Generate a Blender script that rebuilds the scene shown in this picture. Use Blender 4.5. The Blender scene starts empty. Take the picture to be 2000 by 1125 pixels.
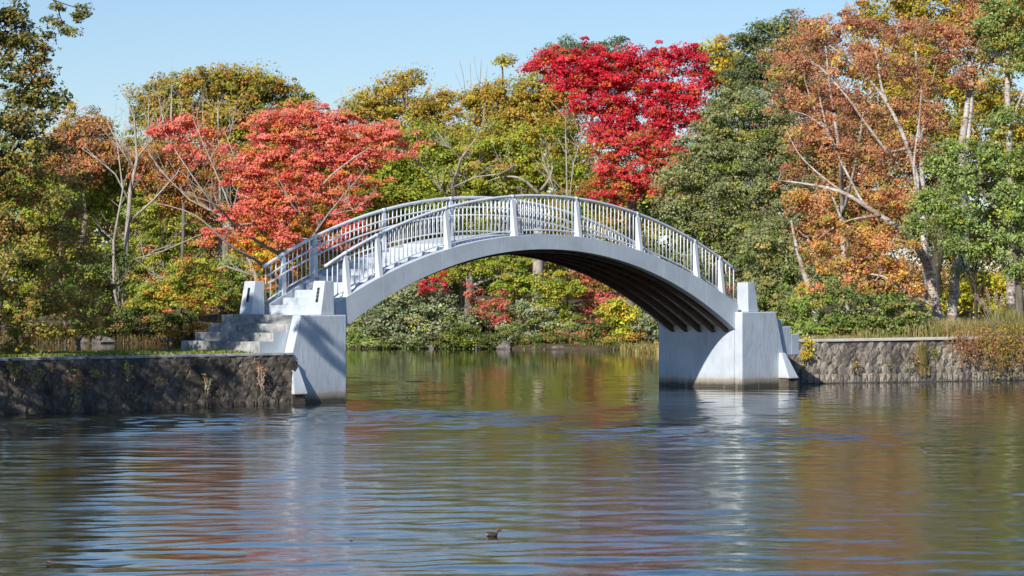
import bpy, math, random
import numpy as np
from mathutils import Vector, Matrix

# ------------------------------------------------------------ camera, sky, sun
S = bpy.context.scene
COL = S.collection
CAMH = 2.73
cd = bpy.data.cameras.new('camera'); cam = bpy.data.objects.new('camera', cd); COL.objects.link(cam)
cam.location = (0, 0, CAMH)
cam.rotation_euler = (math.radians(90) + 9.5/6000, 0, 0)
cd.sensor_width = 36; cd.lens = 108.0; cd.clip_start = 0.5; cd.clip_end = 6000
S.camera = cam
SUN_DIR = Vector((.46, .888, 0)).normalized()       # horizontal travel of the light
SUN_EL = math.radians(33)
W = bpy.data.worlds.new('World'); S.world = W; W.use_nodes = True
nt = W.node_tree
for n in list(nt.nodes): nt.nodes.remove(n)
sky = nt.nodes.new('ShaderNodeTexSky'); sky.sky_type = 'NISHITA'; sky.sun_disc = False
sky.sun_elevation = SUN_EL
sky.sun_rotation = math.atan2(-SUN_DIR.x, -SUN_DIR.y)
sky.air_density = 1.0; sky.dust_density = 0.0; sky.ozone_density = 4.0
bg = nt.nodes.new('ShaderNodeBackground'); bg.inputs[1].default_value = 0.086
wo = nt.nodes.new('ShaderNodeOutputWorld')
tint = nt.nodes.new('ShaderNodeMix'); tint.data_type = 'RGBA'; tint.blend_type = 'MULTIPLY'; tint.inputs[0].default_value = 1
tint.inputs[7].default_value = (.96, 1.0, 1.12, 1)
nt.links.new(sky.outputs[0], tint.inputs[6]); nt.links.new(tint.outputs[2], bg.inputs[0]); nt.links.new(bg.outputs[0], wo.inputs[0])
sd = bpy.data.lights.new('sun', 'SUN'); sd.energy = 5.0; sd.angle = math.radians(0.53); sd.color = (1, .95, .87)
sun = bpy.data.objects.new('sun', sd); COL.objects.link(sun)
ld = Vector((SUN_DIR.x*math.cos(SUN_EL), SUN_DIR.y*math.cos(SUN_EL), -math.sin(SUN_EL)))
sun.rotation_euler = ld.to_track_quat('-Z', 'Y').to_euler(); sun.location = (-20, 20, 40)
S.view_settings.view_transform = 'Standard'; S.view_settings.look = 'None'
S.view_settings.exposure = 0.2; S.view_settings.gamma = 1; S.view_settings.use_curve_mapping = False

R = np.random.default_rng(7); random.seed(7)

# ------------------------------------------------------------ helpers
def tag(o, label=None, cat=None, group=None, kind=None):
    if label: o['label'] = label
    if cat: o['category'] = cat
    if group: o['group'] = group
    if kind: o['kind'] = kind
    return o
def empty(name, loc, label=None, cat=None, group=None):
    o = bpy.data.objects.new(name, None); o.location = loc; o.empty_display_size = .2
    COL.objects.link(o); return tag(o, label, cat, group)
def WP(o):
    v = Vector((0, 0, 0))
    while o is not None: v = v + o.location; o = o.parent
    return v
def link(name, me, parent=None, loc=None):
    """mesh data given in world coordinates relative to loc"""
    o = bpy.data.objects.new(name, me); COL.objects.link(o)
    if parent: o.parent = parent
    if loc is not None: o.location = loc
    return o
class MB:
    def __init__(s): s.v = []; s.f = []; s.m = []
    def add(s, vs, fs, mi=0):
        k = len(s.v); s.v += [tuple(v) for v in vs]; s.f += [tuple(i+k for i in f) for f in fs]; s.m += [mi]*len(fs)
    def prism(s, prof, a, b, mi=0):
        """prof: list of world points, extruded from offset a to offset b"""
        n = len(prof); a = Vector(a); b = Vector(b)
        s.add([Vector(p)+a for p in prof]+[Vector(p)+b for p in prof],
              [tuple(range(n))[::-1], tuple(range(n, 2*n))]+[(i, (i+1) % n, n+(i+1) % n, n+i) for i in range(n)], mi)
    def hexa(s, lo, hi, mi=0):
        """frustum from four low and four high points"""
        s.add(lo+hi, [(3,2,1,0),(4,5,6,7),(0,1,5,4),(1,2,6,5),(2,3,7,6),(3,0,4,7)], mi)
    def tube(s, pts, rad, n=6, cap=True, mi=0):
        pts = [Vector(p) for p in pts]
        if not hasattr(rad, '__len__'): rad = [rad]*len(pts)
        k = len(s.v); u = None
        for i, p in enumerate(pts):
            d = (pts[min(i+1, len(pts)-1)]-pts[max(i-1, 0)])
            if d.length < 1e-6: d = Vector((0, 0, 1))
            d.normalize()
            if u is None:
                u = d.cross(Vector((.3, .2, 1)) if abs(d.z) < .9 else Vector((1, 0, 0)))
            u = (u - d*u.dot(d))
            u.normalize(); w = d.cross(u)
            for j in range(n):
                a = 2*math.pi*j/n
                s.v.append(tuple(p+(u*math.cos(a)+w*math.sin(a))*rad[i]))
        for i in range(len(pts)-1):
            for j in range(n):
                a = k+i*n+j; b = k+i*n+(j+1) % n
                s.f.append((a, b, b+n, a+n)); s.m.append(mi)
        if cap:
            s.f.append(tuple(range(k, k+n))[::-1]); s.f.append(tuple(range(len(s.v)-n, len(s.v)))); s.m += [mi, mi]
    def build(s, name, mats, parent=None, origin=None, smooth=False, bevel=0):
        if origin is None:
            origin = WP(parent) if parent else Vector((0, 0, 0))
        origin = Vector(origin)
        me = bpy.data.meshes.new(name)
        me.from_pydata([tuple(Vector(v)-origin) for v in s.v], [], s.f)
        if not isinstance(mats, (list, tuple)): mats = [mats]
        for m in mats: me.materials.append(m)
        if len(mats) > 1: me.polygons.foreach_set('material_index', s.m)
        if smooth: me.polygons.foreach_set('use_smooth', [True]*len(s.f))
        me.update()
        o = bpy.data.objects.new(name, me); COL.objects.link(o)
        if parent: o.parent = parent; o.location = origin-WP(parent)
        else: o.location = origin
        if bevel:
            b = o.modifiers.new('bevel', 'BEVEL'); b.width = bevel; b.segments = 2; b.limit_method = 'ANGLE'
        return o
def at(px, py, Y):
    return Vector(((px-1000)/6000*Y, Y, CAMH+(572-py)/6000*Y))

# ------------------------------------------------------------ materials
def mat(name):
    m = bpy.data.materials.new(name); m.use_nodes = True
    n = m.node_tree; b = n.nodes['Principled BSDF']; return m, n, b
def N(n, t, **k):
    x = n.nodes.new(t)
    for a, v in k.items(): setattr(x, a, v)
    return x
def noise(n, scale, detail=4, rough=.6, vec=None, sc=None):
    x = N(n, 'ShaderNodeTexNoise'); x.inputs['Scale'].default_value = scale
    x.inputs['Detail'].default_value = detail; x.inputs['Roughness'].default_value = rough
    if vec is None:
        g = N(n, 'ShaderNodeNewGeometry'); vec = g.outputs['Position']
    if sc:
        mp = N(n, 'ShaderNodeMapping'); mp.inputs['Scale'].default_value = sc
        n.links.new(vec, mp.inputs[0]); vec = mp.outputs[0]
    n.links.new(vec, x.inputs['Vector']); return x
def ramp(n, fac, stops):
    r = N(n, 'ShaderNodeValToRGB'); n.links.new(fac, r.inputs[0])
    e = r.color_ramp.elements
    while len(e) < len(stops): e.new(.5)
    for i, (p, c) in enumerate(stops): e[i].position = p; e[i].color = (*c, 1)
    return r
def mixc(n, fac, a, b, mode='MIX'):
    x = N(n, 'ShaderNodeMix', data_type='RGBA', blend_type=mode)
    for s, v in ((0, fac), (6, a), (7, b)):
        if hasattr(v, 'is_linked') or hasattr(v, 'links'): n.links.new(v, x.inputs[s])
        else: x.inputs[s].default_value = v if s == 0 else (*v, 1)
    return x.outputs[2]
def bump(n, b, h, strength, dist):
    x = N(n, 'ShaderNodeBump'); x.inputs['Strength'].default_value = strength; x.inputs['Distance'].default_value = dist
    n.links.new(h, x.inputs['Height']); n.links.new(x.outputs[0], b.inputs['Normal'])

def leaf_material():
    m, n, b = mat('leaves')
    a = N(n, 'ShaderNodeAttribute'); a.attribute_name = 'Col'
    n.links.new(a.outputs[0], b.inputs['Base Color'])
    b.inputs['Roughness'].default_value = .5; b.inputs['Specular IOR Level'].default_value = .3
    t = N(n, 'ShaderNodeBsdfTranslucent'); n.links.new(a.outputs[0], t.inputs[0])
    mx = N(n, 'ShaderNodeMixShader'); mx.inputs[0].default_value = .38
    n.links.new(b.outputs[0], mx.inputs[1]); n.links.new(t.outputs[0], mx.inputs[2])
    n.links.new(mx.outputs[0], n.nodes['Material Output'].inputs[0]); return m
LEAF = leaf_material()
def simple(name, c1, c2, scale, rough=.85, bs=.3, bd=.02, sc=None, spec=.3):
    m, n, b = mat(name); x = noise(n, scale, 6, .65, sc=sc)
    r = ramp(n, x.outputs[0], [(.3, c1), (.7, c2)]); n.links.new(r.outputs[0], b.inputs['Base Color'])
    b.inputs['Roughness'].default_value = rough; b.inputs['Specular IOR Level'].default_value = spec
    if bs: bump(n, b, x.outputs[0], bs, bd)
    return m
BARK = simple('bark', (.09, .07, .05), (.26, .22, .17), 7, sc=(1, 1, .25))
BARKPALE = simple('pale_bark', (.24, .20, .16), (.50, .45, .38), 6, sc=(1, 1, .3))
BARKDARK = simple('dark_bark', (.035, .028, .022), (.10, .08, .06), 7, sc=(1, 1, .3))
def birch_material():
    m, n, b = mat('birch_bark')
    x = noise(n, 5, 5, .7, sc=(1, 1, 3.2)); y = noise(n, 1.6, 3, .6)
    r = ramp(n, x.outputs[0], [(.38, (.10, .08, .07)), (.47, (.48, .43, .37)), (.72, (.72, .68, .62))])
    r2 = ramp(n, y.outputs[0], [(.35, (.62, .50, .42)), (.6, (1, 1, 1))])
    n.links.new(mixc(n, 1.0, r.outputs[0], r2.outputs[0], 'MULTIPLY'), b.inputs['Base Color'])
    b.inputs['Roughness'].default_value = .7; bump(n, b, x.outputs[0], .3, .01); return m
BIRCH = birch_material()
def paint_material(name, base, stain=True, bumpy=.12):
    m, n, b = mat(name)
    g = N(n, 'ShaderNodeNewGeometry')
    x = noise(n, 1.3, 6, .6); y = noise(n, 9, 4, .6, sc=(1, 1, .3)); z = noise(n, 30, 3, .5)
    dk = tuple(c*.80 for c in base)
    c = mixc(n, ramp(n, x.outputs[0], [(.35, (0, 0, 0)), (.75, (1, 1, 1))]).outputs[0], dk, base)
    v = ramp(n, y.outputs[0], [(.3, (.90, .90, .90)), (.5, (1, 1, 1))])
    c = mixc(n, 1.0, c, v.outputs[0], 'MULTIPLY')
    if stain:
        s = N(n, 'ShaderNodeSeparateXYZ'); n.links.new(g.outputs['Position'], s.inputs[0])
        st = noise(n, 2.2, 5, .7, sc=(1, 1, .5))
        ad = N(n, 'ShaderNodeMath', operation='MULTIPLY_ADD'); n.links.new(st.outputs[0], ad.inputs[0])
        ad.inputs[1].default_value = -.16; n.links.new(s.outputs[2], ad.inputs[2])
        streak = noise(n, 7, 3, .7, sc=(1, 1, .22))
        sr = ramp(n, streak.outputs[0], [(.56, (.16, .145, .115)), (.66, (.62, .6, .54))])
        f = ramp(n, ad.outputs[0], [(.0, (1, 1, 1)), (.17, (1, 1, 1)), (.185, (.6, .6, .6)), (.25, (.3, .3, .3)), (.36, (0, 0, 0))])
        stc = ramp(n, ad.outputs[0], [(.0, (.05, .043, .032)), (.03, (.15, .13, .10)), (.12, (.38, .34, .27)), (.22, (.52, .49, .41))])
        tone = mixc(n, .25, stc.outputs[0], sr.outputs[0])
        tone = mixc(n, .22, stc.outputs[0], sr.outputs[0])
        big = noise(n, .8, 6, .7, sc=(1, 1, .45)); br = ramp(n, big.outputs[0], [(.36, (.87, .89, .91)), (.5, (1, 1, 1)), (.68, (.93, .93, .92))])
        c = mixc(n, 1.0, c, br.outputs[0], 'MULTIPLY')
        chip = noise(n, 11, 3, .8); cf = ramp(n, chip.outputs[0], [(.715, (0, 0, 0)), (.73, (.8, .8, .8))])
        c = mixc(n, cf.outputs[0], c, (.30, .285, .25))
        c = mixc(n, f.outputs[0], c, tone)
    n.links.new(c, b.inputs['Base Color'])
    b.inputs['Roughness'].default_value = .55
    ad2 = N(n, 'ShaderNodeMath', operation='MULTIPLY_ADD'); n.links.new(z.outputs[0], ad2.inputs[0]); ad2.inputs[1].default_value = .25
    n.links.new(y.outputs[0], ad2.inputs[2])
    bump(n, b, ad2.outputs[0], bumpy, .03); return m
PAINT = paint_material('painted_concrete', (.62, .675, .735), bumpy=.35)
STEEL = paint_material('painted_steel', (.74, .775, .81), stain=False, bumpy=.02)
FASC = paint_material('painted_girder', (.61, .665, .71), stain=False, bumpy=.06)
def concrete_material():
    m, n, b = mat('weathered_concrete')
    x = noise(n, 2.4, 7, .7); y = noise(n, 14, 5, .7)
    r = ramp(n, x.outputs[0], [(.3, (.13, .13, .125)), (.48, (.33, .335, .325)), (.66, (.54, .55, .54))])
    r2 = ramp(n, y.outputs[0], [(.3, (.75, .74, .72)), (.6, (1, 1, 1))])
    n.links.new(mixc(n, 1.0, r.outputs[0], r2.outputs[0], 'MULTIPLY'), b.inputs['Base Color'])
    b.inputs['Roughness'].default_value = .9; bump(n, b, y.outputs[0], .4, .02); return m
CONC = concrete_material()
COPING = simple('pale_coping', (.40, .37, .32), (.62, .58, .52), 4, bs=.3)
RUST = simple('rusty_steel', (.055, .032, .022), (.15, .085, .06), 5, rough=.7, bs=.2)
SOFFIT = simple('grey_soffit', (.30, .30, .28), (.62, .61, .58), 3, bs=.2)
PLAQUE = simple('black_plaque', (.012, .012, .014), (.03, .03, .032), 20, rough=.4, bs=0)
MARK = simple('plaque_mark', (.22, .22, .22), (.35, .35, .34), 20, bs=0)
def stone_material(name, c1, c2, c3):
    m, n, b = mat(name)
    oi = N(n, 'ShaderNodeObjectInfo')
    x = noise(n, 5, 7, .75); y = noise(n, 22, 5, .7)
    r = ramp(n, x.outputs[0], [(.28, c1), (.5, c2), (.72, c3)])
    v = ramp(n, oi.outputs['Random'], [(0, (.62, .62, .64)), (.5, (.95, .93, .90)), (1, (1.2, 1.15, 1.08))])
    c = mixc(n, 1.0, r.outputs[0], v.outputs[0], 'MULTIPLY')
    st_ = noise(n, 1.1, 6, .75, sc=(1, 1, .35)); c = mixc(n, 1.0, c, ramp(n, st_.outputs[0], [(.36, (.38, .36, .35)), (.5, (.95, .92, .9)), (.66, (1.35, 1.3, 1.2))]).outputs[0], 'MULTIPLY')
    mo = noise(n, 1.7, 4, .7)
    c = mixc(n, ramp(n, mo.outputs[0], [(.55, (0, 0, 0)), (.72, (.55, .55, .55))]).outputs[0], c, (.09, .085, .045))
    n.links.new(c, b.inputs['Base Color'])
    b.inputs['Roughness'].default_value = .95; bump(n, b, y.outputs[0], .7, .03); return m
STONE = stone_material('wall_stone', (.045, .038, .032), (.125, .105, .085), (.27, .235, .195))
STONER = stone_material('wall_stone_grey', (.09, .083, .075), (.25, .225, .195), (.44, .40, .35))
JOINT = simple('wall_joint', (.04, .037, .032), (.13, .12, .105), 6, bs=.4)
ROCK = simple('shore_rock', (.07, .06, .055), (.24, .21, .18), 5, bs=.5)
def ground_material():
    m, n, b = mat('forest_floor')
    x = noise(n, .9, 7, .7); y = noise(n, 6, 5, .7)
    r = ramp(n, x.outputs[0], [(.3, (.035, .028, .018)), (.5, (.085, .062, .035)), (.7, (.11, .105, .04))])
    r2 = ramp(n, y.outputs[0], [(.3, (.6, .6, .6)), (.7, (1.3, 1.25, 1.1))])
    n.links.new(mixc(n, 1.0, r.outputs[0], r2.outputs[0], 'MULTIPLY'), b.inputs['Base Color'])
    b.inputs['Roughness'].default_value = .95; bump(n, b, y.outputs[0], .6, .08); return m
GROUND = ground_material()
TURF = simple('turf', (.07, .075, .025), (.22, .23, .06), 3, bs=.5, bd=.05)
def water_material():
    m, n, b = mat('lake_water')
    b.inputs['Base Color'].default_value = (.012, .018, .012, 1)
    b.inputs['Roughness'].default_value = .01; b.inputs['IOR'].default_value = 1.333
    g = N(n, 'ShaderNodeNewGeometry')
    fine = noise(n, 1.0, 4, .62, vec=g.outputs['Position'], sc=(3.2, 4.6, 1))
    med = noise(n, 1.0, 3, .5, vec=g.outputs['Position'], sc=(1.5, 2.4, 1))
    patch = noise(n, 1.0, 3, .55, vec=g.outputs['Position'], sc=(.055, .035, 1))
    pr = ramp(n, patch.outputs[0], [(.38, (.25, .25, .25)), (.60, (1.9, 1.9, 1.9))])
    sp = N(n, 'ShaderNodeSeparateXYZ'); n.links.new(g.outputs['Position'], sp.inputs[0])
    br = N(n, 'ShaderNodeMapRange'); br.interpolation_type = 'SMOOTHSTEP'; n.links.new(sp.outputs[1], br.inputs[0])
    br.inputs[1].default_value = 50; br.inputs[2].default_value = 60; br.inputs[3].default_value = 1.0; br.inputs[4].default_value = 2.0
    br2 = N(n, 'ShaderNodeMapRange'); br2.interpolation_type = 'SMOOTHSTEP'; n.links.new(sp.outputs[1], br2.inputs[0])
    br2.inputs[1].default_value = 67; br2.inputs[2].default_value = 80; br2.inputs[3].default_value = 1.0; br2.inputs[4].default_value = .12
    bm1 = N(n, 'ShaderNodeMath', operation='MULTIPLY'); n.links.new(br.outputs[0], bm1.inputs[0]); n.links.new(br2.outputs[0], bm1.inputs[1])
    bm2 = N(n, 'ShaderNodeMath', operation='MULTIPLY'); n.links.new(bm1.outputs[0], bm2.inputs[0]); n.links.new(pr.outputs[0], bm2.inputs[1])
    ml = N(n, 'ShaderNodeMath', operation='MULTIPLY'); n.links.new(fine.outputs[0], ml.inputs[0]); n.links.new(bm2.outputs[0], ml.inputs[1])
    ad = N(n, 'ShaderNodeMath', operation='MULTIPLY_ADD'); n.links.new(med.outputs[0], ad.inputs[0]); ad.inputs[1].default_value = .5
    n.links.new(ml.outputs[0], ad.inputs[2])
    bump(n, b, ad.outputs[0], 1.0, .0050); return m
WATER = water_material()

# ------------------------------------------------------------ bridge frame
B = Vector((.6885, .7245, 0)).normalized(); Wd = Vector((-B.y, B.x, 0)); P0 = Vector((-4.14, 76.9, 0))
T = 15.6; WID = 3.17; TC = 7.74
def bp(t, w, z): return P0+B*t+Wd*w+Vector((0, 0, z))
def ftop(t): return 4.30-(17.7-math.sqrt(17.7**2-(t-TC)**2))
def fbot(t): return 3.90-(15.0-math.sqrt(15.0**2-(t-TC)**2))

# ------------------------------------------------------------ terrain and water
def smooth(a, b, x):
    u = np.clip((x-a)/(b-a), 0, 1); return u*u*(3-2*u)
def wav(x, y, s=1.0, p=0.0):
    return (np.sin(x*.9*s+1.3*np.sin(y*.5*s+p)+p)+np.sin(y*1.1*s+1.7*np.sin(x*.6*s+2+p)+1+2*p))*.5
def far_shore(x):
    return np.interp(x, [-200, -60, -30, -14, -8.5, -4, 6, 10, 60, 200], [190, 178, 168, 164, 151, 149.5, 147, 139, 120, 110])
def ground_h(x, y):
    d = y-far_shore(x)+1.2*wav(x, y, .5)
    h = -1.1+smooth(-4, 2, d)*1.35+smooth(2, 40, d)*2.4+.15*wav(x, y, 1.3)*smooth(0, 4, d)
    e = np.maximum(np.abs(x)-260, -y-70); h = np.maximum(h, -1.1+smooth(0, 20, e)*3)
    return h
def grid(name, X, Y, Z, m, **k):
    ny, nx = X.shape
    co = np.stack([X, Y, Z], -1).reshape(-1, 3).astype('f4')
    i = np.arange((ny-1)*(nx-1)); r = i//(nx-1); c = i % (nx-1); a = r*nx+c
    q = np.stack([a, a+1, a+nx+1, a+nx], -1).reshape(-1)
    me = quadmesh(name, co, q); me.materials.append(m)
    me.polygons.foreach_set('use_smooth', np.ones(len(me.polygons), bool))
    o = bpy.data.objects.new(name, me); COL.objects.link(o); tag(o, **k); return o
def quadmesh(name, co, q):
    me = bpy.data.meshes.new(name); nf = len(q)//4
    me.vertices.add(len(co)); me.vertices.foreach_set('co', co.reshape(-1))
    me.loops.add(len(q)); me.loops.foreach_set('vertex_index', q.astype('i4'))
    me.polygons.add(nf); me.polygons.foreach_set('loop_start', np.arange(0, 4*nf, 4, dtype='i4'))
    me.polygons.foreach_set('loop_total', np.full(nf, 4, 'i4')); me.update(calc_edges=True); return me
xs = np.concatenate([np.linspace(-1800, -80, 24), np.arange(-78, 60, 1.0), np.linspace(61, 1800, 24)])
ys = np.concatenate([np.linspace(-1500, -60, 14), np.linspace(-50, 128, 30), np.arange(130, 196, .8), np.linspace(198, 3500, 30)])
GX, GY = np.meshgrid(xs, ys)
grid('ground', GX, GY, ground_h(GX, GY), GROUND, kind='structure')
# lake: real low ripples near the camera, the fine chop in the material
xw = np.concatenate([np.linspace(-255, -22, 14), np.arange(-20, 20.01, .125), np.linspace(22, 255, 14)])
yy = [-65, -20, 5]; y = 20.0
while y < 110: yy.append(y); y += (.0022 if y < 48 or y > 78 else .0016)*y
while y < 150: yy.append(y); y += .6
while y < 200: yy.append(y); y += 2.0
XW, YW = np.meshgrid(xw, np.array(yy)); ZW = np.zeros_like(XW)
rw = np.random.default_rng(3)
stepY = np.maximum(.0019*YW, .05); env = smooth(8, 20, YW)*(1-smooth(17.5, 20, np.abs(XW)))*(1-smooth(100, 112, YW))
BAND = smooth(51, 58, YW)*(1-smooth(68, 76, YW))*(.15+.85*smooth(-.25, .35, wav(XW*.5, YW*.35, .45, 4.2)))*(1-.75*smooth(5, 9, XW))
for i in range(60):
    lam = math.exp(rw.uniform(math.log(.34), math.log(2.6))); th = rw.normal(0, .75); amp = lam*rw.uniform(.0005, .00135)*(1 if lam < 1.4 else .6)
    kx, ky = math.sin(th)*2*math.pi/lam, math.cos(th)*2*math.pi/lam
    m_ = .2+1.0*np.clip(.5+.8*wav(XW*.26+i*3.1, YW*.17-i*2.1, 1, i*.7), 0, 1)
    fade = np.clip(lam/stepY/5-.6, 0, 1)
    amp = amp*(1.3+(5.5 if lam < 1.1 else .5)*BAND)
    ZW += amp*fade*np.sin(kx*XW+ky*YW+rw.uniform(0, 6.28)+1.5*wav(XW+i, YW, .5, i))*m_
grid('lake_water', XW, YW, ZW*env, WATER, kind='structure')

# right bank: land behind the retaining wall
def wall_y(x): return 92.0+(x-8.36)*.5
def bank_h(x, y):
    d = y-wall_y(x)
    return 1.27+.33*smooth(.6, 6, d)+1.2*smooth(6, 50, d)+.07*wav(x, y, 1.5)*smooth(.8, 3, d)
def right_h(x, y): return float(bank_h(np.array(x*1.), np.array(y*1.)))
u = np.linspace(0, 1, 90)[None, :]; v = np.linspace(0, 1, 60)[:, None]
YL = 92+v*52
xl = .058*YL+2.0
RX = xl+u**1.5*(90-xl); RY = wall_y(RX)+v*(150-wall_y(RX))+.12
RZ = bank_h(RX, RY)
RX[:, 0] -= .4; RZ[:, 0] = -1.2; RZ[:, 1] = .5
grid('right_bank', RX, RY, RZ, GROUND, kind='structure')
# left causeway
cw = np.array([.02, .3, 1, 2, 3, 3.8, 4.4, 5.2]); ct = np.linspace(-40, -1.0, 60)
CT, CW = np.meshgrid(ct, cw); CX = P0.x+B.x*CT+Wd.x*CW; CY = P0.y+B.y*CT+Wd.y*CW
CZ = np.interp(CW, [0, .3, 3.8, 4.4, 5.2], [1.235, 1.25, 1.27, .5, -1.1])+.015*wav(CX, CY, 2)
grid('causeway', CX, CY, CZ, TURF, kind='structure')

# ------------------------------------------------------------ footbridge
bridge = empty('footbridge', bp(TC, WID/2, 0), 'pale blue-grey arched footbridge with stepped deck and steel railings over the lake', 'bridge')
def arcprofile(t0, t1, n, top, bot, w):
    ts = [t0+(t1-t0)*i/n for i in range(n+1)]
    return [bp(t, w, top(t)) for t in ts]+[bp(t, w, bot(t)) for t in reversed(ts)]
def strip(mb, t0, t1, n, top, bot, w0, w1, mi=0):
    ts = [t0+(t1-t0)*i/n for i in range(n+1)]; k = []
    for t in ts: k += [bp(t, w0, bot(t)), bp(t, w0, top(t)), bp(t, w1, top(t)), bp(t, w1, bot(t))]
    fs = [(0, 1, 2, 3), (4*n+3, 4*n+2, 4*n+1, 4*n)]
    for i in range(n):
        a = 4*i; b = a+4
        for j in range(4): fs.append((a+j, b+j, b+(j+1) % 4, a+(j+1) % 4))
    mb.add(k, fs, mi)
seams = [-.13, 1.5, 3.65, 5.85, 8.05, 10.3, 12.45, 14.3, 15.73]
for side in (0, 1):
    wa, wb = (.25, .50) if side == 0 else (WID-.50, WID-.25)
    for i in range(len(seams)-1):
        m = MB(); strip(m, seams[i]+.002, seams[i+1]-.002, 10, ftop, fbot, wa, wb)
        m.build('fascia_panel', FASC, bridge, bevel=.008)
m = MB(); strip(m, .0, 15.6, 40, lambda t: fbot(t)+.22, lambda t: fbot(t)+.10, .505, WID-.505); m.build('deck_slab', SOFFIT, bridge)
for k in range(5):
    w = .56+k*(WID-1.12)/4
    m = MB(); strip(m, -.05, 15.62, 40, lambda t: fbot(t)+.098, lambda t: fbot(t)-.06, w-.02, w+.02)
    strip(m, -.05, 15.62, 40, lambda t: fbot(t)-.062, lambda t: fbot(t)-.085, w-.075, w+.075)
    m.build('arch_rib', RUST, bridge)
for k in range(4):
    for j in range(3):
        t = 3.6+j*4.2; w0 = .56+k*(WID-1.12)/4+.025; w1 = .56+(k+1)*(WID-1.12)/4-.025
        m = MB(); m.hexa([bp(t, w0, fbot(t)), bp(t+.06, w0, fbot(t)), bp(t+.06, w1, fbot(t)), bp(t, w1, fbot(t))],
                         [bp(t, w0, fbot(t)+.09), bp(t+.06, w0, fbot(t)+.09), bp(t+.06, w1, fbot(t)+.09), bp(t, w1, fbot(t)+.09)])
        m.build('cross_brace', RUST, bridge)
# steps of the deck, both ends, then a smooth crown
levels = [2.42, 2.61, 2.81, 3.0, 3.18, 3.35, 3.51, 3.66, 3.80, 3.93]
nose = [-.2, .2, .61]
for L in levels[3:]:
    t = .6
    while ftop(t)+.03 < L: t += .005
    nose.append(t)
for sgn in (0, 1):
    for i, L in enumerate(levels):
        t0 = nose[i]; t1 = nose[i+1] if i+1 < len(nose) else nose[i]+.55
        if sgn: t0, t1 = 2*TC+.12-t0, 2*TC+.12-t1
        a, b = min(t0, t1), max(t0, t1)
        z0 = min(L-.04, max(fbot(a), fbot(b), 1.9)+.225)
        m = MB(); m.hexa([bp(a, .56, z0), bp(b-.001, .56, z0), bp(b-.001, WID-.56, z0), bp(a, WID-.56, z0)],
                         [bp(a, .56, L), bp(b-.001, .56, L), bp(b-.001, WID-.56, L), bp(a, WID-.56, L)])
        m.build('step', PAINT, bridge, bevel=.022)
tc0 = nose[-1]+.55
m = MB(); strip(m, tc0, 2*TC+.12-tc0, 24, lambda t: ftop(t)+.02, lambda t: fbot(t)+.262, .53, WID-.53); m.build('deck_surface', PAINT, bridge)
# railings
RH = 1.045
def rail(m, t0, t1, dz, w, r, n=8, seg=40):
    m.tube([bp(t0+(t1-t0)*i/seg, w, ftop(t0+(t1-t0)*i/seg)+dz) for i in range(seg+1)], r, n)
posts = [TC-7.38, TC-6.27, TC-3.79, TC-1.265, TC+1.265, TC+3.79, TC+6.27, TC+7.38]
ROTB = math.atan2(B.y, B.x)
bal = MB(); bal.tube([(0, 0, .13), (0, 0, RH-.03)], .0165, 6); 
balme = None
for side in (0, 1):
    def ww(w): return w if side == 0 else WID-w
    rl = empty('railing', bp(TC, ww(.43), 4.3)); rl.location = rl.location-WP(bridge); rl.parent = bridge
    rl['label'] = ('near' if side == 0 else 'far')+' railing of the footbridge'
    wr = ww(.43)
    m = MB(); rail(m, TC-8.08, TC+8.12, RH, wr, .042, 10, 60); m.build('handrail', STEEL, rl, smooth=True)
    m = MB(); rail(m, TC-8.0, TC+8.05, .125, wr, .022, 6, 60); m.build('bottom_rail', STEEL, rl, smooth=True)
    if side == 1:
        for dz in (.78, .57):
            m = MB(); rail(m, TC-7.98, TC+8.0, dz, ww(.51), .024, 6, 60); m.build('middle_rail', STEEL, rl, smooth=True)
    for t in posts:
        m = MB(); h = .5*.135; zt = ftop(t)+RH-.03; zb = ftop(t)-.03
        dsl = (ftop(t+.3)-ftop(t-.3))/.6
        lo = [bp(t-h, ww(.262), zb-h*dsl), bp(t+h, ww(.262), zb+h*dsl), bp(t+h, ww(.47), zb+h*dsl), bp(t-h, ww(.47), zb-h*dsl)]
        mid = [bp(t-h, ww(.392), zt-.06), bp(t+h, ww(.392), zt-.06), bp(t+h, ww(.46), zt-.06), bp(t-h, ww(.46), zt-.06)]
        m.hexa(lo, mid)
        c = .036
        m.hexa([bp(t-c, ww(.395), zt-.061), bp(t+c, ww(.395), zt-.061), bp(t+c, ww(.457), zt-.061), bp(t-c, ww(.457), zt-.061)],
               [bp(t-c, ww(.395), zt+.01), bp(t+c, ww(.395), zt+.01), bp(t+c, ww(.457), zt+.01), bp(t-c, ww(.457), zt+.01)])
        m.build('post', STEEL, rl, bevel=.006)
        m = MB(); m.tube([bp(t-.06, wr, ftop(t)+RH-.06*dsl), bp(t+.06, wr, ftop(t)+RH+.06*dsl)], .05, 10); m.build('rail_sleeve', STEEL, rl, smooth=True)
    ends = [TC-8.0]+posts+[TC+8.0]
    for i in range(len(ends)-1):
        a, b = ends[i], ends[i+1]; a2 = a+(.09 if i else 0); b2 = b-(.09 if i < len(ends)-2 else 0)
        nb = max(2, round((b2-a2)/.152)); 
        for k in range(nb):
            t = a2+(b2-a2)*(k+.5)/nb if 0 < i < len(ends)-2 else (a2+(b2-a2)*(k)/nb if i == 0 else a2+(b2-a2)*(k+1)/nb)
            if balme is None:
                o = bal.build('baluster', STEEL, rl, origin=Vector((0, 0, 0)), smooth=True); balme = o.data
            else:
                o = bpy.data.objects.new('baluster', balme); COL.objects.link(o); o.parent = rl
            o.location = bp(t, wr, ftop(t))-WP(rl)

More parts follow.
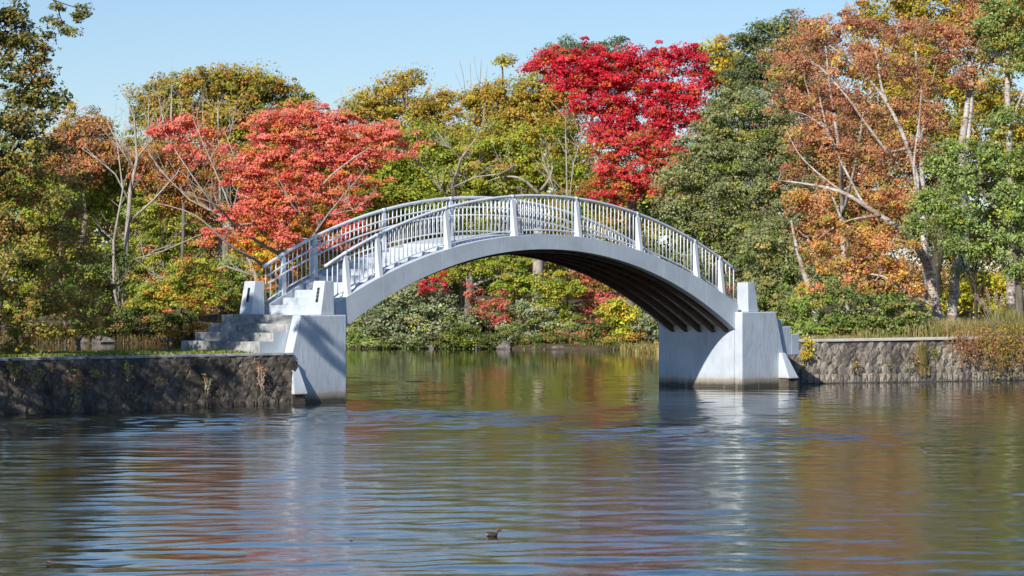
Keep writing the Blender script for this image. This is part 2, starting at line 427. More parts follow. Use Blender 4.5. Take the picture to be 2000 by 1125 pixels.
# ------------------------------------------------------------ abutments
def abutment(mirror, label, ramp_label):
    def q(t, w, z): return bp(-t, w, z) if not mirror else bp(T+t, w, z)    # t outward from the channel face
    root = empty('bridge_abutment', q(1.0, WID/2, 0), label, 'abutment')
    prof = [(0, -1.1), (0, 2.18), (1.56, 2.18), (1.9, 1.05), (2.55, -1.1)]
    for (w0, w1) in ((0, .30), (WID-.3, WID)):
        pf = prof if w0 == 0 else [(0, -1.1), (0, 2.178), (1.27, 2.178), (1.27, -1.1)]
        m = MB(); m.prism([q(t, w0, z) for t, z in pf], (0, 0, 0), Wd*(w1-w0)); m.build('cheek_wall', PAINT, root, bevel=.03)
    m = MB(); m.prism([q(t, .302, z) for t, z in [(.004, -1.1), (.004, 2.178), (1.27 if not mirror else 1.6, 2.178), (1.27 if not mirror else 1.6, -1.1)]], (0, 0, 0), Wd*(WID-.604)); m.build('core', PAINT, root)
    s0, tread, wn = (1.272, .455, .33) if not mirror else (1.602, .40, .12)
    for i in (1, 2, 3):
        top0 = 2.176-.215*i; ta = s0+tread*(i-1); tb = ta+tread
        m = MB(); m.hexa([q(ta, wn, .9), q(tb, wn, .9), q(tb, WID+.1, .9), q(ta, WID+.1, .9)],
                         [q(ta, wn, top0), q(tb, wn, top0), q(tb, WID+.1, top0), q(ta, WID+.1, top0)])
        m.build('step', CONC if not mirror else PAINT, root, bevel=.025)
        if not mirror:
            m = MB(); m.hexa([q(ta-.002, .312, .9), q(tb+.004, .312, .9), q(tb+.004, .331, .9), q(ta-.002, .331, .9)],
                             [q(ta-.002, .312, top0+.003), q(tb+.004, .312, top0+.003), q(tb+.004, .331, top0+.003), q(ta-.002, .331, top0+.003)])
            m.build('painted_step_side', PAINT, root)
    if not mirror:
        m = MB(); m.hexa([q(1.2705, .33, 1.94), q(1.278, .33, 1.94), q(1.278, WID+.1, 1.94), q(1.2705, WID+.1, 1.94)],
                         [q(1.2705, .33, 2.177), q(1.278, .33, 2.177), q(1.278, WID+.1, 2.177), q(1.2705, WID+.1, 2.177)])
        m.build('top_riser', CONC, root)
    # small wedge buttress leaning on the cheek
    m = MB(); m.hexa([q(1.66, -.40, .24), q(2.14, -.40, .24), q(2.14, .1, .24), q(1.66, .1, .24)],
                     [q(1.70, -.07, .98), q(1.93, -.07, .98), q(1.93, .1, .98), q(1.70, .1, .98)])
    m.build('buttress', PAINT, root, bevel=.03)
    m = MB(); m.hexa([q(1.6, -.42, -1), q(2.4, -.42, -1), q(2.4, .1, -1), q(1.6, .1, -1)],
                     [q(1.7, -.33, .238), q(2.16, -.36, .238), q(2.16, .1, .238), q(1.7, .1, .238)])
    m.build('footing', STONE, root, bevel=.04)
    for w0, near in ((.06, 1), (WID-.06-.45, 0)):
        m = MB(); tb0, tb1, tt1 = .36, .83, .67
        m.hexa([q(tb0, w0, 2.183), q(tb1, w0, 2.183), q(tb1, w0+.45, 2.183), q(tb0, w0+.45, 2.183)],
               [q(tb0, w0+.02, 3.03), q(tt1, w0+.02, 3.03), q(tt1, w0+.43, 3.03), q(tb0, w0+.43, 3.03)])
        pil = m.build('pillar', PAINT, root, bevel=.014)
        if not mirror:
            def on(wf, z, out): # point on the sloping outer face
                f = (z-2.183)/.847; return q(tb1+(tt1-tb1)*f+out, w0+wf, z)
            m = MB(); a, b, z0, z1 = .165, .245, 2.50, 2.86
            m.hexa([on(a, z0, -.01), on(b, z0, -.01), on(b, z1, -.01), on(a, z1, -.01)], [on(a, z0, .012), on(b, z0, .012), on(b, z1, .012), on(a, z1, .012)])
            m.build('nameplate', PLAQUE, pil)
            if near:
                m = MB()
                for zc in (2.78, 2.69, 2.60):
                    for (a0, a1, z0, z1) in ((.183, .229, .018, .024), (.187, .225, 0, .006), (.203, .209, -.022, .03), (.185, .192, -.024, -.004), (.219, .226, -.024, -.004)):
                        m.hexa([on(a0, zc+z0, .011), on(a1, zc+z0, .011), on(a1, zc+z1, .011), on(a0, zc+z1, .011)],
                               [on(a0, zc+z0, .016), on(a1, zc+z0, .016), on(a1, zc+z1, .016), on(a0, zc+z1, .016)])
                m.build('lettering', MARK, pil)
    return root
abutment(False, 'left painted bridge abutment with two pillars bearing black nameplates and weathered concrete steps', '')
abutment(True, 'right painted bridge abutment with sunlit inner face and steps going down behind it', '')

# ------------------------------------------------------------ stone retaining walls
def stone_mesh(seed, hw, hh, diamond=True, sides=8):
    r = random.Random(seed); pts = []
    for i in range(sides):
        a = 2*math.pi*i/sides
        if diamond:
            c, s = math.cos(a), math.sin(a); k = 1/(abs(c)**1.25+abs(s)**1.25)**(1/1.25)
        else:
            c, s = math.cos(a), math.sin(a); k = 1/max(abs(c), abs(s)); k *= .97
        k *= r.uniform(.84, 1.0); pts.append((hw*c*k, hh*s*k))
    cx, cz = r.uniform(-.25, .25)*hw, r.uniform(-.05, .3)*hh
    vs = [(x, .12, z) for x, z in pts]+[(x*.97, -.015*r.uniform(.2, 1.5), z*.97) for x, z in pts]
    vs += [(cx+x*.5, -r.uniform(.02, .055), cz+z*.5) for x, z in pts]+[(cx, -r.uniform(.035, .065), cz)]
    n = sides; fs = []
    for i in range(n):
        j = (i+1) % n
        fs += [(i, j, n+j, n+i), (n+i, n+j, 2*n+j), (n+i, 2*n+j, 2*n+i), (2*n+i, 2*n+j, 3*n)]
    me = bpy.data.meshes.new('stone'); me.from_pydata(vs, [], fs); me.update(); return me
def retaining_wall(name, label, o, d, length, stone_len, hbot, htop, batter, mats, right=False):
    """o = point on the water line, d = unit direction, face towards -n"""
    n = Vector((-d.y, d.x, 0))
    if n.y < 0: n = -n
    rot = math.atan2(-n.x, n.y)
    root = empty(name, o, label, 'wall')
    def P(s, z, out=0): return Vector(o)+d*s+n*(batter*z/htop-out)+Vector((0, 0, z))
    m = MB(); ss = [0, length]
    m.add([P(0, -1.1), P(length, -1.1), P(length, htop), P(0, htop), P(0, -1.1, -.8), P(length, -1.1, -.8), P(length, htop, -.8), P(0, htop, -.8)],
          [(0, 1, 2, 3), (5, 4, 7, 6), (3, 2, 6, 7), (4, 0, 3, 7), (1, 5, 6, 2)]); m.build('wall_core', JOINT, root)
    tilt = math.atan(batter/htop)
    def put(me, s, z, ry, sx, sz):
        ob = bpy.data.objects.new('stone', me); COL.objects.link(ob); ob.parent = root
        M = Matrix.Translation(P(s, z)-Vector(o)) @ Matrix.Rotation(rot, 4, 'Z') @ Matrix.Rotation(-tilt, 4, 'X') @ Matrix.Rotation(ry, 4, 'Y') @ Matrix.Diagonal((sx, 1, sz, 1))
        ob.matrix_local = M
    if not right:
        hw, hh = .19, .21
        big = [stone_mesh(i, hw*1.12, hh*1.12) for i in range(9)]
        for me in big: me.materials.append(mats)
        row = 0; z = .10
        while z < htop+.08:
            k = int(stone_len/(2*hw))+1
            for i in range(k):
                s = 2*hw*(i+(.5 if row % 2 else 0))+.1
                sc = min(1, (htop-z)/hh+.25)
                put(random.choice(big), s+random.uniform(-.05, .05), min(z, htop-.11)+random.uniform(-.04, .04), random.uniform(-.3, .3), random.uniform(.95, 1.22), random.uniform(.92, 1.22)*(1 if z < htop-.2 else .65))
            z += hh; row += 1
    else:
        bl = [stone_mesh(20+i, .105, .15, False) for i in range(6)]; up = [stone_mesh(40+i, .18, .265) for i in range(9)]
        for me in bl+up: me.materials.append(mats)
        s = .05
        while s < stone_len:
            w = random.uniform(.85, 1.25); put(random.choice(bl), s+.105*w, .15, random.uniform(-.05, .05), w, random.uniform(.9, 1.08)); s += .214*w
        row = 0; z = .43
        while z < htop-.03:
            for i in range(int(stone_len/.325)+1):
                s = .325*(i+(.5 if row % 2 else 0))+.1
                put(random.choice(up), s+random.uniform(-.05, .05), min(z, htop-.17)+random.uniform(-.04, .04), random.uniform(-.1, .5), random.uniform(.85, 1.2), random.uniform(.85, 1.2)*(1 if z < htop-.25 else .72))
            z += .235; row += 1
    return root, P
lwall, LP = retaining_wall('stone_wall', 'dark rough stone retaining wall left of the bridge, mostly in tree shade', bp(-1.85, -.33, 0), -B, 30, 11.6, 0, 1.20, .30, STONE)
m = MB(); m.add([LP(0, 1.2, .03), LP(30, 1.2, .03), LP(30, 1.262, .03), LP(0, 1.262, .03), LP(0, 1.2, -.35), LP(30, 1.2, -.35), LP(30, 1.262, -.35), LP(0, 1.262, -.35)],
                [(0, 1, 2, 3), (3, 2, 6, 7), (4, 0, 3, 7), (1, 5, 6, 2), (5, 4, 7, 6), (0, 4, 5, 1)]); m.build('coping', CONC, lwall, bevel=.01)
rd = Vector((7.6, 3.8, 0)).normalized()
rwall, RP = retaining_wall('stone_wall', 'sunlit grey stone retaining wall right of the bridge with pale coping', Vector((7.85, 91.72, 0)), rd, 45, 9.0, 0, 1.24, .18, STONER, True)
m = MB(); m.add([RP(.85, 1.24, .05), RP(9.2, 1.30, .05), RP(9.2, 1.39, .05), RP(.85, 1.33, .05), RP(.85, 1.24, -.5), RP(9.2, 1.30, -.5), RP(9.2, 1.39, -.5), RP(.85, 1.33, -.5)],
                [(0, 1, 2, 3), (3, 2, 6, 7), (4, 0, 3, 7), (1, 5, 6, 2), (5, 4, 7, 6), (0, 4, 5, 1)]); m.build('coping', COPING, rwall, bevel=.02)

# ------------------------------------------------------------ foliage
PAL = {
 'coral':   [((.93, .22, .17), 6), ((.93, .31, .23), 5), ((.84, .13, .11), 3), ((.86, .30, .08), 2.5), ((.50, .32, .04), 1)],
 'orangemix': [((.88, .30, .06), 4), ((.74, .44, .05), 3), ((.88, .18, .09), 2), ((.46, .44, .05), 2)],
 'crimson': [((.72, .022, .05), 6), ((.82, .055, .085), 4), ((.50, .015, .035), 3), ((.74, .16, .04), 1.6)],
 'crimson2': [((.80, .08, .09), 5), ((.64, .05, .06), 4), ((.64, .22, .05), 2), ((.34, .22, .04), 1)],
 'oakolive': [((.38, .34, .045), 5), ((.48, .31, .05), 4), ((.26, .30, .04), 4), ((.56, .26, .06), 2)],
 'gold':    [((.58, .38, .05), 5), ((.46, .37, .04), 4), ((.62, .27, .05), 2), ((.30, .31, .04), 3)],
 'yellowgreen': [((.46, .46, .06), 5), ((.32, .40, .05), 5), ((.62, .50, .06), 2), ((.19, .28, .04), 4)],
 'midgreen': [((.34, .42, .045), 5), ((.44, .45, .05), 4), ((.24, .33, .04), 4), ((.50, .36, .05), 1.5)],
 'brightyellow': [((.82, .64, .05), 4), ((.58, .62, .05), 4), ((.88, .44, .04), 2)],
 'silver':  [((.32, .36, .19), 5), ((.42, .45, .28), 4), ((.22, .28, .11), 4), ((.42, .36, .12), 1)],
 'greyolive': [((.30, .325, .125), 6), ((.38, .38, .18), 4), ((.20, .25, .08), 4), ((.40, .32, .10), 1)],
 'darkgreen': [((.11, .165, .035), 5), ((.16, .205, .045), 4), ((.21, .19, .045), 2)],
 'brown':   [((.56, .25, .13), 5), ((.44, .17, .10), 5), ((.68, .36, .14), 3), ((.34, .28, .09), 3)],
 'birchorange': [((.80, .38, .16), 5), ((.72, .28, .12), 4), ((.86, .52, .10), 3), ((.45, .36, .08), 2)],
 'pine':    [((.17, .22, .10), 5), ((.24, .27, .10), 3), ((.12, .16, .06), 3)],
 'green':   [((.29, .38, .10), 5), ((.37, .45, .15), 4), ((.19, .27, .06), 4), ((.42, .44, .10), 1)],
 'shrub':   [((.26, .38, .055), 5), ((.34, .43, .07), 4), ((.16, .25, .04), 3), ((.56, .42, .11), 1)],
 'neardark': [((.19, .20, .05), 5), ((.28, .23, .06), 4), ((.36, .26, .08), 2), ((.12, .15, .03), 4)],
 'nearmix': [((.42, .31, .07), 5), ((.28, .29, .05), 5), ((.52, .24, .09), 3), ((.50, .44, .07), 2)],
 'greenbush': [((.21, .30, .06), 5), ((.29, .34, .08), 4), ((.13, .19, .04), 4), ((.44, .34, .10), 2)],
 'rust':    [((.58, .23, .10), 4), ((.42, .18, .10), 4), ((.68, .38, .11), 2), ((.34, .30, .07), 2)],
 'pink':    [((.78, .19, .15), 4), ((.64, .13, .12), 4), ((.70, .31, .12), 2)],
}
def leaves_mesh(P, Nrm, size, colr, asp=.62):
    """one small leaf face per point"""
    n = len(P)
    rv = R.normal(size=(n, 3)); u = np.cross(Nrm, rv); u /= np.linalg.norm(u, axis=1)[:, None]+1e-9
    w = np.cross(Nrm, u)
    L = (size*np.clip(R.lognormal(-.05, .32, n), .45, 2.0))[:, None]*.5
    fold = Nrm*L*R.uniform(-.25, .25, n)[:, None]
    co = np.stack([P-u*L, P+u*L*.62+w*L*asp*1.2+fold, P+u*L*.62-w*L*asp*1.2-fold], 1).reshape(-1, 3).astype('f4')
    me = bpy.data.meshes.new('crown'); me.vertices.add(3*n); me.vertices.foreach_set('co', co.reshape(-1))
    me.loops.add(3*n); me.loops.foreach_set('vertex_index', np.arange(3*n, dtype='i4'))
    me.polygons.add(n); me.polygons.foreach_set('loop_start', np.arange(0, 3*n, 3, dtype='i4')); me.polygons.foreach_set('loop_total', np.full(n, 3, 'i4')); me.update(calc_edges=True)
    ca = me.color_attributes.new('Col', 'FLOAT_COLOR', 'POINT')
    c4 = np.concatenate([np.repeat(colr, 3, 0), np.ones((3*n, 1))], 1).astype('f4')
    ca.data.foreach_set('color', c4.reshape(-1)); me.materials.append(LEAF); return me
def palette(name, n, val=1.0):
    p = PAL[name]; w = np.array([x[1] for x in p], float); c = np.array([x[0] for x in p])
    return c[R.choice(len(p), n, p=w/w.sum())]*val
def bez(a, b, sag, n=6, jit=.05):
    a = np.array(a); b = np.array(b); L = np.linalg.norm(b-a)
    c = (a+b)/2+np.array(sag)*L
    t = np.linspace(0, 1, n)[:, None]; p = (1-t)**2*a+2*t*(1-t)*c+t*t*b
    p[1:-1] += R.normal(size=(n-2, 3))*L*jit; return p
NTREE = [0, 0]; COVER = 3.3
def tree(name, label, base, blobs, pal, Y=None, cat='tree', group=None, leaf=.13, cover=2.3, clump=.5, flat=.55, up=.9, bark=BARK,
         tr=.16, stems=None, layered=False, gap=.0, maxd=1.0, twig=.012, nosub=False, mixpal=None, shell=.55, outward=.6, trunk_name='trunk', crown_name='crown'):
    """blobs: (px, py, rx, ry, dY) in the units of at(); each becomes an ellipsoid of foliage standing in space"""
    if Y is None: Y = 0
    cen = []; rad = []
    for bl in blobs:
        px, py, rx, ry = bl[:4]; dy = bl[4] if len(bl) > 4 else 0
        c = at(px, py, Y+dy); s = (Y+dy)/6000
        cen.append(np.array(c)); rad.append(np.array([rx*s, min(rx, ry*1.7)*s*.95*maxd, ry*s]))
    root = empty(name, base, label, cat, group); b0 = np.array(base)
    tm = MB(); cl_all = []; seg = []
    # skeleton
    nodes = [b0]; 
    cm = np.mean(cen, 0); lo = min(c[2]-r[2]*.3 for c, r in zip(cen, rad))
    fork = b0+(cm-b0)*np.array([.35, .35, 0]); fork[2] = b0[2]+max(.3, (lo-b0[2])*.75)
    if stems is None:
        p = bez(b0, fork, (R.normal()*.05, 0, 0), 5, .015); 
        tm.tube([tuple(x) for x in p], [tr*(1.25 if i == 0 else 1-.08*i) for i in range(5)], 8); nodes = list(p[2:])
        rr = [tr*.7]*len(nodes)
    else:
        nodes = []; rr = []
        for st in stems:
            pts = [np.array(at(px, py, Y+dy)) for px, py, dy, r in st]
            if st[0][1] > 590 and st[0][3] > .08: pts[0][2] = b0[2]-.1
            # smooth resample
            out = []; ro = []
            for i in range(len(pts)-1):
                p0 = pts[max(i-1, 0)]; p1 = pts[i]; p2 = pts[i+1]; p3 = pts[min(i+2, len(pts)-1)]
                for t in np.linspace(0, 1, 5)[:-1]:
                    out.append(.5*((2*p1)+(-p0+p2)*t+(2*p0-5*p1+4*p2-p3)*t*t+(-p0+3*p1-3*p2+p3)*t**3)); ro.append(st[i][3]*(1-t)+st[i+1][3]*t)
            out.append(pts[-1]); ro.append(st[-1][3])
            m2 = MB(); m2.tube([tuple(x) for x in out], ro, 8)
            m2.build(trunk_name if st[0][3] > .1 else 'branch', bark, root, smooth=True)
            k0 = len(out)//3
            nodes += out[k0:]; rr += ro[k0:]
    order = sorted(range(len(cen)), key=lambda i: np.linalg.norm(cen[i]-fork))
    for i in order:
        c = cen[i]; d = [np.linalg.norm(c-q)+.5*max(0, q[2]-c[2]) for q in nodes]; j = int(np.argmin(d))
        r0 = min(rr[j]*.75, tr*.5); r1 = max(r0*.45, .015)
        p = bez(nodes[j], c, (0, 0, .06), 6, .04)
        tm.tube([tuple(x) for x in p], list(np.linspace(r0, r1, 6)), 6)
        nodes += list(p[3:]); rr += [r1]*3
        # clumps
        r = rad[i]; area = math.pi*r[0]*r[2]
        la = .5*leaf*leaf*.62*1.05; cover_ = cover*COVER
        nl = int(cover_*area/la); per = max(10, min(90, int((clump*clump*3.1)*1.6/la*.55)))
        nc = max(3, nl//per)
        q = R.normal(size=(nc*3, 3)); q /= np.linalg.norm(q, axis=1)[:, None]
        rad_u = shell+(1-shell)*R.random(nc*3)**.7; inner = R.random(nc*3) < .22; rad_u[inner] *= R.random(inner.sum())
        q *= rad_u[:, None]
        q = q*(1+.2*np.sin(q[:, [1]]*5+i)+.2*np.sin(q[:, [0]]*7+2*i)+R.normal(size=(len(q), 1))*.13)
        pos = c+q*r
        if gap > 0:
            g = np.sin(pos[:, 0]*1.7+i)+np.sin(pos[:, 2]*2.1+pos[:, 0]*.8)+np.sin(pos[:, 1]*1.1+i*2); keep = g > -2.2+gap*2.6
            pos = pos[keep]
        pos = pos[:nc]
        if layered:
            st = .5; off = .3*np.sin(pos[:, 0]*.9+i)+.2*np.sin(pos[:, 0]*2.3+pos[:, 1])
            pos[:, 2] = np.round((pos[:, 2]-off)/st)*st+off+R.normal(size=len(pos))*.11
        # sub branches
        ks = 3 if nosub else 6
        subs = [bez(c-(c-p[3])*.5, pos[R.integers(len(pos))], (0, 0, .05), 5, .05) for _ in range(min(ks, len(pos)))]
        for sb in subs: tm.tube([tuple(x) for x in sb], list(np.linspace(max(r1*.8, twig*1.3), twig, 5)), 4, False)
        sp = np.concatenate([s_[1:] for s_ in subs]+[p[4:]])
        for k in range(len(pos)):
            if R.random() < .65:
                dd = np.linalg.norm(sp-pos[k], axis=1); a = sp[int(np.argmin(dd))]
                mid = (a+pos[k])/2+R.normal(size=3)*.08
                tm.tube([tuple(a), tuple(mid), tuple(pos[k])], [twig, twig*.8, twig*.4], 3, False)
        cl_all.append((pos, per, c))
    if tm.f: tag(tm.build('branches' if stems is not None else trunk_name, bark, root, smooth=True), kind='stuff' if stems is not None else None)
    PP = []; CC = []; NN = []
    for pos, per, c in cl_all:
        n = len(pos)
        if n == 0: continue
        cs = clump*np.clip(R.lognormal(-.1, .42, n), .3, 2.2)
        ccol = palette(pal, n)
        if mixpal is not None:
            mk = R.random(n) < mixpal[1]; ccol[mk] = palette(mixpal[0], mk.sum())
        idx = np.repeat(np.arange(n), per); g = R.normal(size=(len(idx), 3))
        g /= np.maximum(1, np.linalg.norm(g, axis=1)[:, None]/1.7)
        pp = pos[idx]+g*cs[idx][:, None]*np.array([.62, .62, .62*flat])
        if layered: pp[:, 2] -= .10*(g[:, 0]**2+g[:, 1]**2)*cs[idx]
        nn = np.array([-.485*.6, -.874*.6, up])+R.normal(size=(len(idx), 3))*.62+(pp-c)/(np.linalg.norm(pp-c, axis=1)[:, None]+1e-6)*outward
        nn /= np.linalg.norm(nn, axis=1)[:, None]+1e-9
        own = R.random(len(idx)) < .35
        col = ccol[idx]; col[own] = palette(pal, own.sum())
        cl_ = np.clip(R.normal(1, .16, n), .6, 1.4)[idx][:, None]; col = col*cl_*np.clip(R.normal(1, .18, (len(idx), 1)), .5, 1.6)*np.clip(R.normal(1, .05, (len(idx), 3)), .8, 1.2)
        PP.append(pp); CC.append(col); NN.append(nn)
    PP = np.concatenate(PP)-b0; CC = np.clip(np.concatenate(CC), 0, .93); NN = np.concatenate(NN)
    me = leaves_mesh(PP, NN, np.full(len(PP), leaf), CC); me.name = crown_name
    o = bpy.data.objects.new(crown_name, me); COL.objects.link(o); o.parent = root
    NTREE[0] += 1; NTREE[1] += len(PP)
    return root
def gb(px, Y):          # base on the far shore
    x = (px-1000)/6000*Y; return Vector((x, Y, float(ground_h(np.array([[x]]), np.array([[Y*1.]]))[0, 0])-.05))
def rb(px, Y):          # base on the right bank
    x = (px-1000)/6000*Y; return Vector((x, Y, right_h(x, Y)-.05))
FG = 'autumn trees on the far shore'; RG = 'trees on the right bank'; LG = 'trees and bushes on the left causeway'; SG = 'shrubs along the far shore'
# ------------------------------------------------------------ far shore, back row
tree('oak_tree', 'broad rounded olive and gold oak standing against the sky behind the coral maple', gb(440, 186),
     [(335,190,62,45),(405,165,60,30),(460,160,50,26),(500,185,75,42),(560,200,48,32),(600,205,18,20),(370,235,80,42),(450,245,90,45),(540,250,80,40),(290,220,40,35),(300,300,60,50),(440,320,130,45)],
     'oakolive', Y=186, tr=.35, leaf=.17, clump=.6, cover=2.4, group=FG, mixpal=('gold', .25), shell=.6)
tree('oak_tree', 'golden oak with a ragged tip rising right of the coral maple top', gb(790, 174),
     [(718,200,42,26),(760,175,35,28),(795,155,30,18),(820,150,18,10),(700,222,34,22),(760,215,60,28),(820,215,50,26),(865,200,22,26),(845,240,60,30),(870,185,16,14),(740,260,80,30),(830,275,80,35)],
     'gold', Y=174, tr=.28, leaf=.135, clump=.55, cover=1.6, group=FG, mixpal=('oakolive', .4), shell=.5)
tree('oak_tree', 'golden green oak with loose tip left of the crimson maple', gb(1010, 170),
     [(925,195,38,22),(960,180,34,24),(985,165,16,12),(980,120,14,16),(1000,200,40,30),(1045,195,50,40),(1035,150,22,14),(1085,185,50,35),(1020,240,75,35),(1090,245,60,40),(950,225,55,25),(940,270,70,30),(1100,300,70,45)],
     'gold', Y=170, tr=.28, leaf=.135, clump=.55, cover=1.8, group=FG, mixpal=('oakolive', .45), shell=.5,
     stems=[[(1010,600,0,.3),(1015,420,0,.25),(1040,300,0,.18),(1030,200,0,.08)],[(1020,400,0,.14),(990,260,0,.1),(980,110,0,.03)],[(1040,300,0,.12),(1080,220,0,.07),(1095,170,0,.03)]])
tree('bare_tree', 'leafless grey twiggy tree tips standing against the sky between the golden oaks', gb(920, 178), [(918,262,18,14)], 'gold', Y=178, tr=.1, leaf=.115, cover=.5, bark=BARKPALE, group=FG,
     stems=[[(920,600,0,.16),(922,350,0,.1),(930,230,0,.05),(938,150,0,.025),(940,115,0,.012)],[(925,300,0,.05),(912,220,0,.03),(905,150,0,.02),(895,112,0,.01)],[(910,200,0,.02),(900,170,0,.015),(888,140,0,.01)],[(932,220,0,.025),(948,160,0,.018),(952,125,0,.01)],[(918,250,0,.03),(920,180,0,.02),(918,120,0,.01)],[(938,170,0,.018),(930,140,0,.012),(926,108,0,.008)],[(922,330,0,.05),(960,250,0,.03),(985,180,0,.012)],[(930,240,0,.03),(965,190,0,.018),(975,150,0,.01)]])
tree('pine_tree', 'grey green tree tops showing above the crimson maple', gb(1150, 192),
     [(1100,90,26,16),(1080,112,36,18),(1130,100,40,15),(1165,92,20,13),(1210,84,16,14),(1195,105,40,14),(1160,140,90,40)], 'pine', Y=192, tr=.25, leaf=.135, clump=.5, cover=1.5, group=FG)
tree('birch_tree', 'slender yellow and orange leaved tree right of the crimson maple with thin pale stems', gb(1400, 158),
     [(1395,95,32,22),(1420,115,42,22),(1375,110,18,22),(1440,130,30,20),(1400,150,40,25),(1440,165,30,20),(1405,210,24,26),(1390,240,26,20),(1425,190,20,20)], 'gold', Y=158, leaf=.125, clump=.45, cover=1.5, group=FG, bark=BARKPALE, mixpal=('brightyellow', .5), tr=.1,
     stems=[[(1395,600,0,.15),(1392,330,0,.09),(1398,200,0,.05),(1400,80,0,.02)],[(1388,380,0,.06),(1402,250,0,.04),(1420,130,0,.02)],[(1390,300,0,.05),(1378,200,0,.03),(1372,110,0,.015)]])
tree('pine_tree', 'dark green pine against the sky left of the tall brown birch', gb(1500, 150),
     [(1445,80,22,12),(1470,92,28,10),(1500,58,28,16),(1535,48,30,20),(1490,80,40,16),(1520,95,40,20),(1550,75,40,30),(1480,125,55,22),(1450,150,45,25),(1520,150,60,35)], 'pine', Y=150, tr=.25, leaf=.125, clump=.5, cover=1.9, group=FG, flat=.35, mixpal=('darkgreen', .3))
tree('maple_tree', 'rust orange leaved tree on the skyline between the dark oak and the bare tree', gb(170, 172),
     [(165,240,42,25),(135,262,32,22),(195,250,30,24),(180,285,60,30),(110,290,40,30),(225,300,30,16),(150,330,70,35)], 'rust', Y=172, tr=.2, leaf=.135, clump=.5, cover=1.8, group=FG, mixpal=('oakolive', .3))
tree('shrub', 'pale yellow sapling tip poking up beside the dark oak leaves', gb(130, 160), [(138,205,8,14),(132,225,10,10),(128,245,10,12)], 'gold', Y=160, tr=.06, leaf=.115, clump=.25, cover=1.3, group=FG)
# fillers that close the wood behind
for i, (x0, lab, pal) in enumerate([(-150, 'background tree beyond the left edge of the wood', 'darkgreen'), (120, 'background tree far back behind the dark left bushes', 'darkgreen'), (400, 'background tree far back behind the burnt orange tree', 'oakolive'), (650, 'background tree far back behind the orange leaves at the railing end', 'darkgreen'),
    (900, 'background tree far back behind the left half of the arch', 'midgreen'), (1120, 'background tree far back behind the crown of the bridge', 'oakolive'), (1330, 'background tree far back behind the crimson maple trunk', 'darkgreen')]):
    tree('forest_tree', lab, gb(x0, 205), [(x0-60,400,110,60),(x0+60,400,110,60),(x0-60,500,120,60),(x0+60,500,120,60),(x0-60,590,120,50),(x0+60,590,120,50)], pal, Y=205, tr=.3, leaf=.26, clump=1.0, cover=1.1, group=FG, nosub=True, shell=.4)
for i, (px, Y, lab, pal, bl) in enumerate([
    (60, 190, 'dull olive tree deep in the wood at the far left', 'midgreen', [(40,330,110,70),(150,380,110,70),(60,450,120,70),(170,500,110,70),(60,570,130,60),(180,600,110,50)]),
    (320, 192, 'brown olive tree deep in the wood behind the bare tree', 'rust', [(270,340,90,50),(370,340,100,50),(300,420,110,60),(400,440,110,60),(330,530,120,60),(440,560,110,60)]),
    (600, 190, 'dark green tree deep in the wood behind the coral maple', 'darkgreen', [(520,330,110,70),(650,330,100,70),(560,440,120,70),(690,450,110,70),(590,550,130,60),(720,560,100,60)]),
    (860, 188, 'mid green tree deep in the wood above the left half of the arch', 'midgreen', [(780,320,100,60),(900,330,110,60),(820,430,110,60),(950,440,110,60),(840,550,120,60),(970,570,110,50)]),
    (1120, 188, 'dull olive tree deep in the wood above the right half of the arch', 'oakolive', [(1050,340,90,50),(1160,360,80,45),(1080,440,110,50),(1200,450,100,50),(1100,560,110,50),(1220,570,100,50)]),
    (1400, 180, 'dark tree deep in the wood behind the grey green round tree', 'darkgreen', [(1380,330,90,60),(1480,300,100,70),(1400,450,110,70),(1500,450,100,70),(1380,560,100,50)])]):
    tree('forest_tree', lab, gb(px, Y), bl, pal, Y=Y, tr=.3, leaf=.2, clump=.9, cover=1.25, group=FG, nosub=True)

# ------------------------------------------------------------ far shore, middle row
tree('oak_tree', 'yellow green oak right of the coral maple above the left end of the railing', gb(800, 160),
     [(770,300,50,30),(830,275,55,35),(740,330,50,28),(800,345,65,35),(870,330,60,40),(730,370,60,28),(820,390,80,35),(900,380,60,38),(760,430,80,35),(860,440,80,35)],
     'midgreen', Y=160, tr=.25, leaf=.135, clump=.55, cover=2.0, group=FG, mixpal=('yellowgreen', .4), gap=.25, bark=BARKPALE,
     stems=[[(810,600,0,.28),(815,460,0,.22),(850,380,0,.14),(870,320,0,.06)],[(815,460,0,.14),(780,380,0,.09),(740,320,0,.04)],[(830,420,0,.12),(900,370,0,.07),(940,330,0,.03)]])
tree('oak_tree', 'green and gold oak with pale forked limbs behind the crown of the bridge', gb(1000, 160),
     [(930,290,55,35),(990,280,55,38),(1050,280,50,38),(1090,270,35,28),(940,340,60,32),(1010,345,60,35),(1075,340,45,30),(960,400,70,30),(1050,400,60,28),(1110,330,35,30)],
     'midgreen', Y=160, tr=.28, leaf=.135, clump=.55, cover=1.8, group=FG, mixpal=('gold', .35), gap=.25, bark=BARKPALE,
     stems=[[(1050,600,0,.32),(1052,430,0,.26),(1055,350,0,.18),(1070,290,0,.10),(1110,240,0,.04)],[(1054,380,-1.5,.10),(1020,350,-1.8,.07),(985,345,-1.5,.04),(950,355,-1,.02)],[(1056,372,-1.5,.09),(1072,350,-2,.07),(1080,325,-1.5,.04)],[(1040,380,-1.5,.06),(1000,385,-2,.045),(965,400,-1.5,.02)],[(1065,300,0,.08),(1060,260,0,.05),(1040,220,0,.03)]])
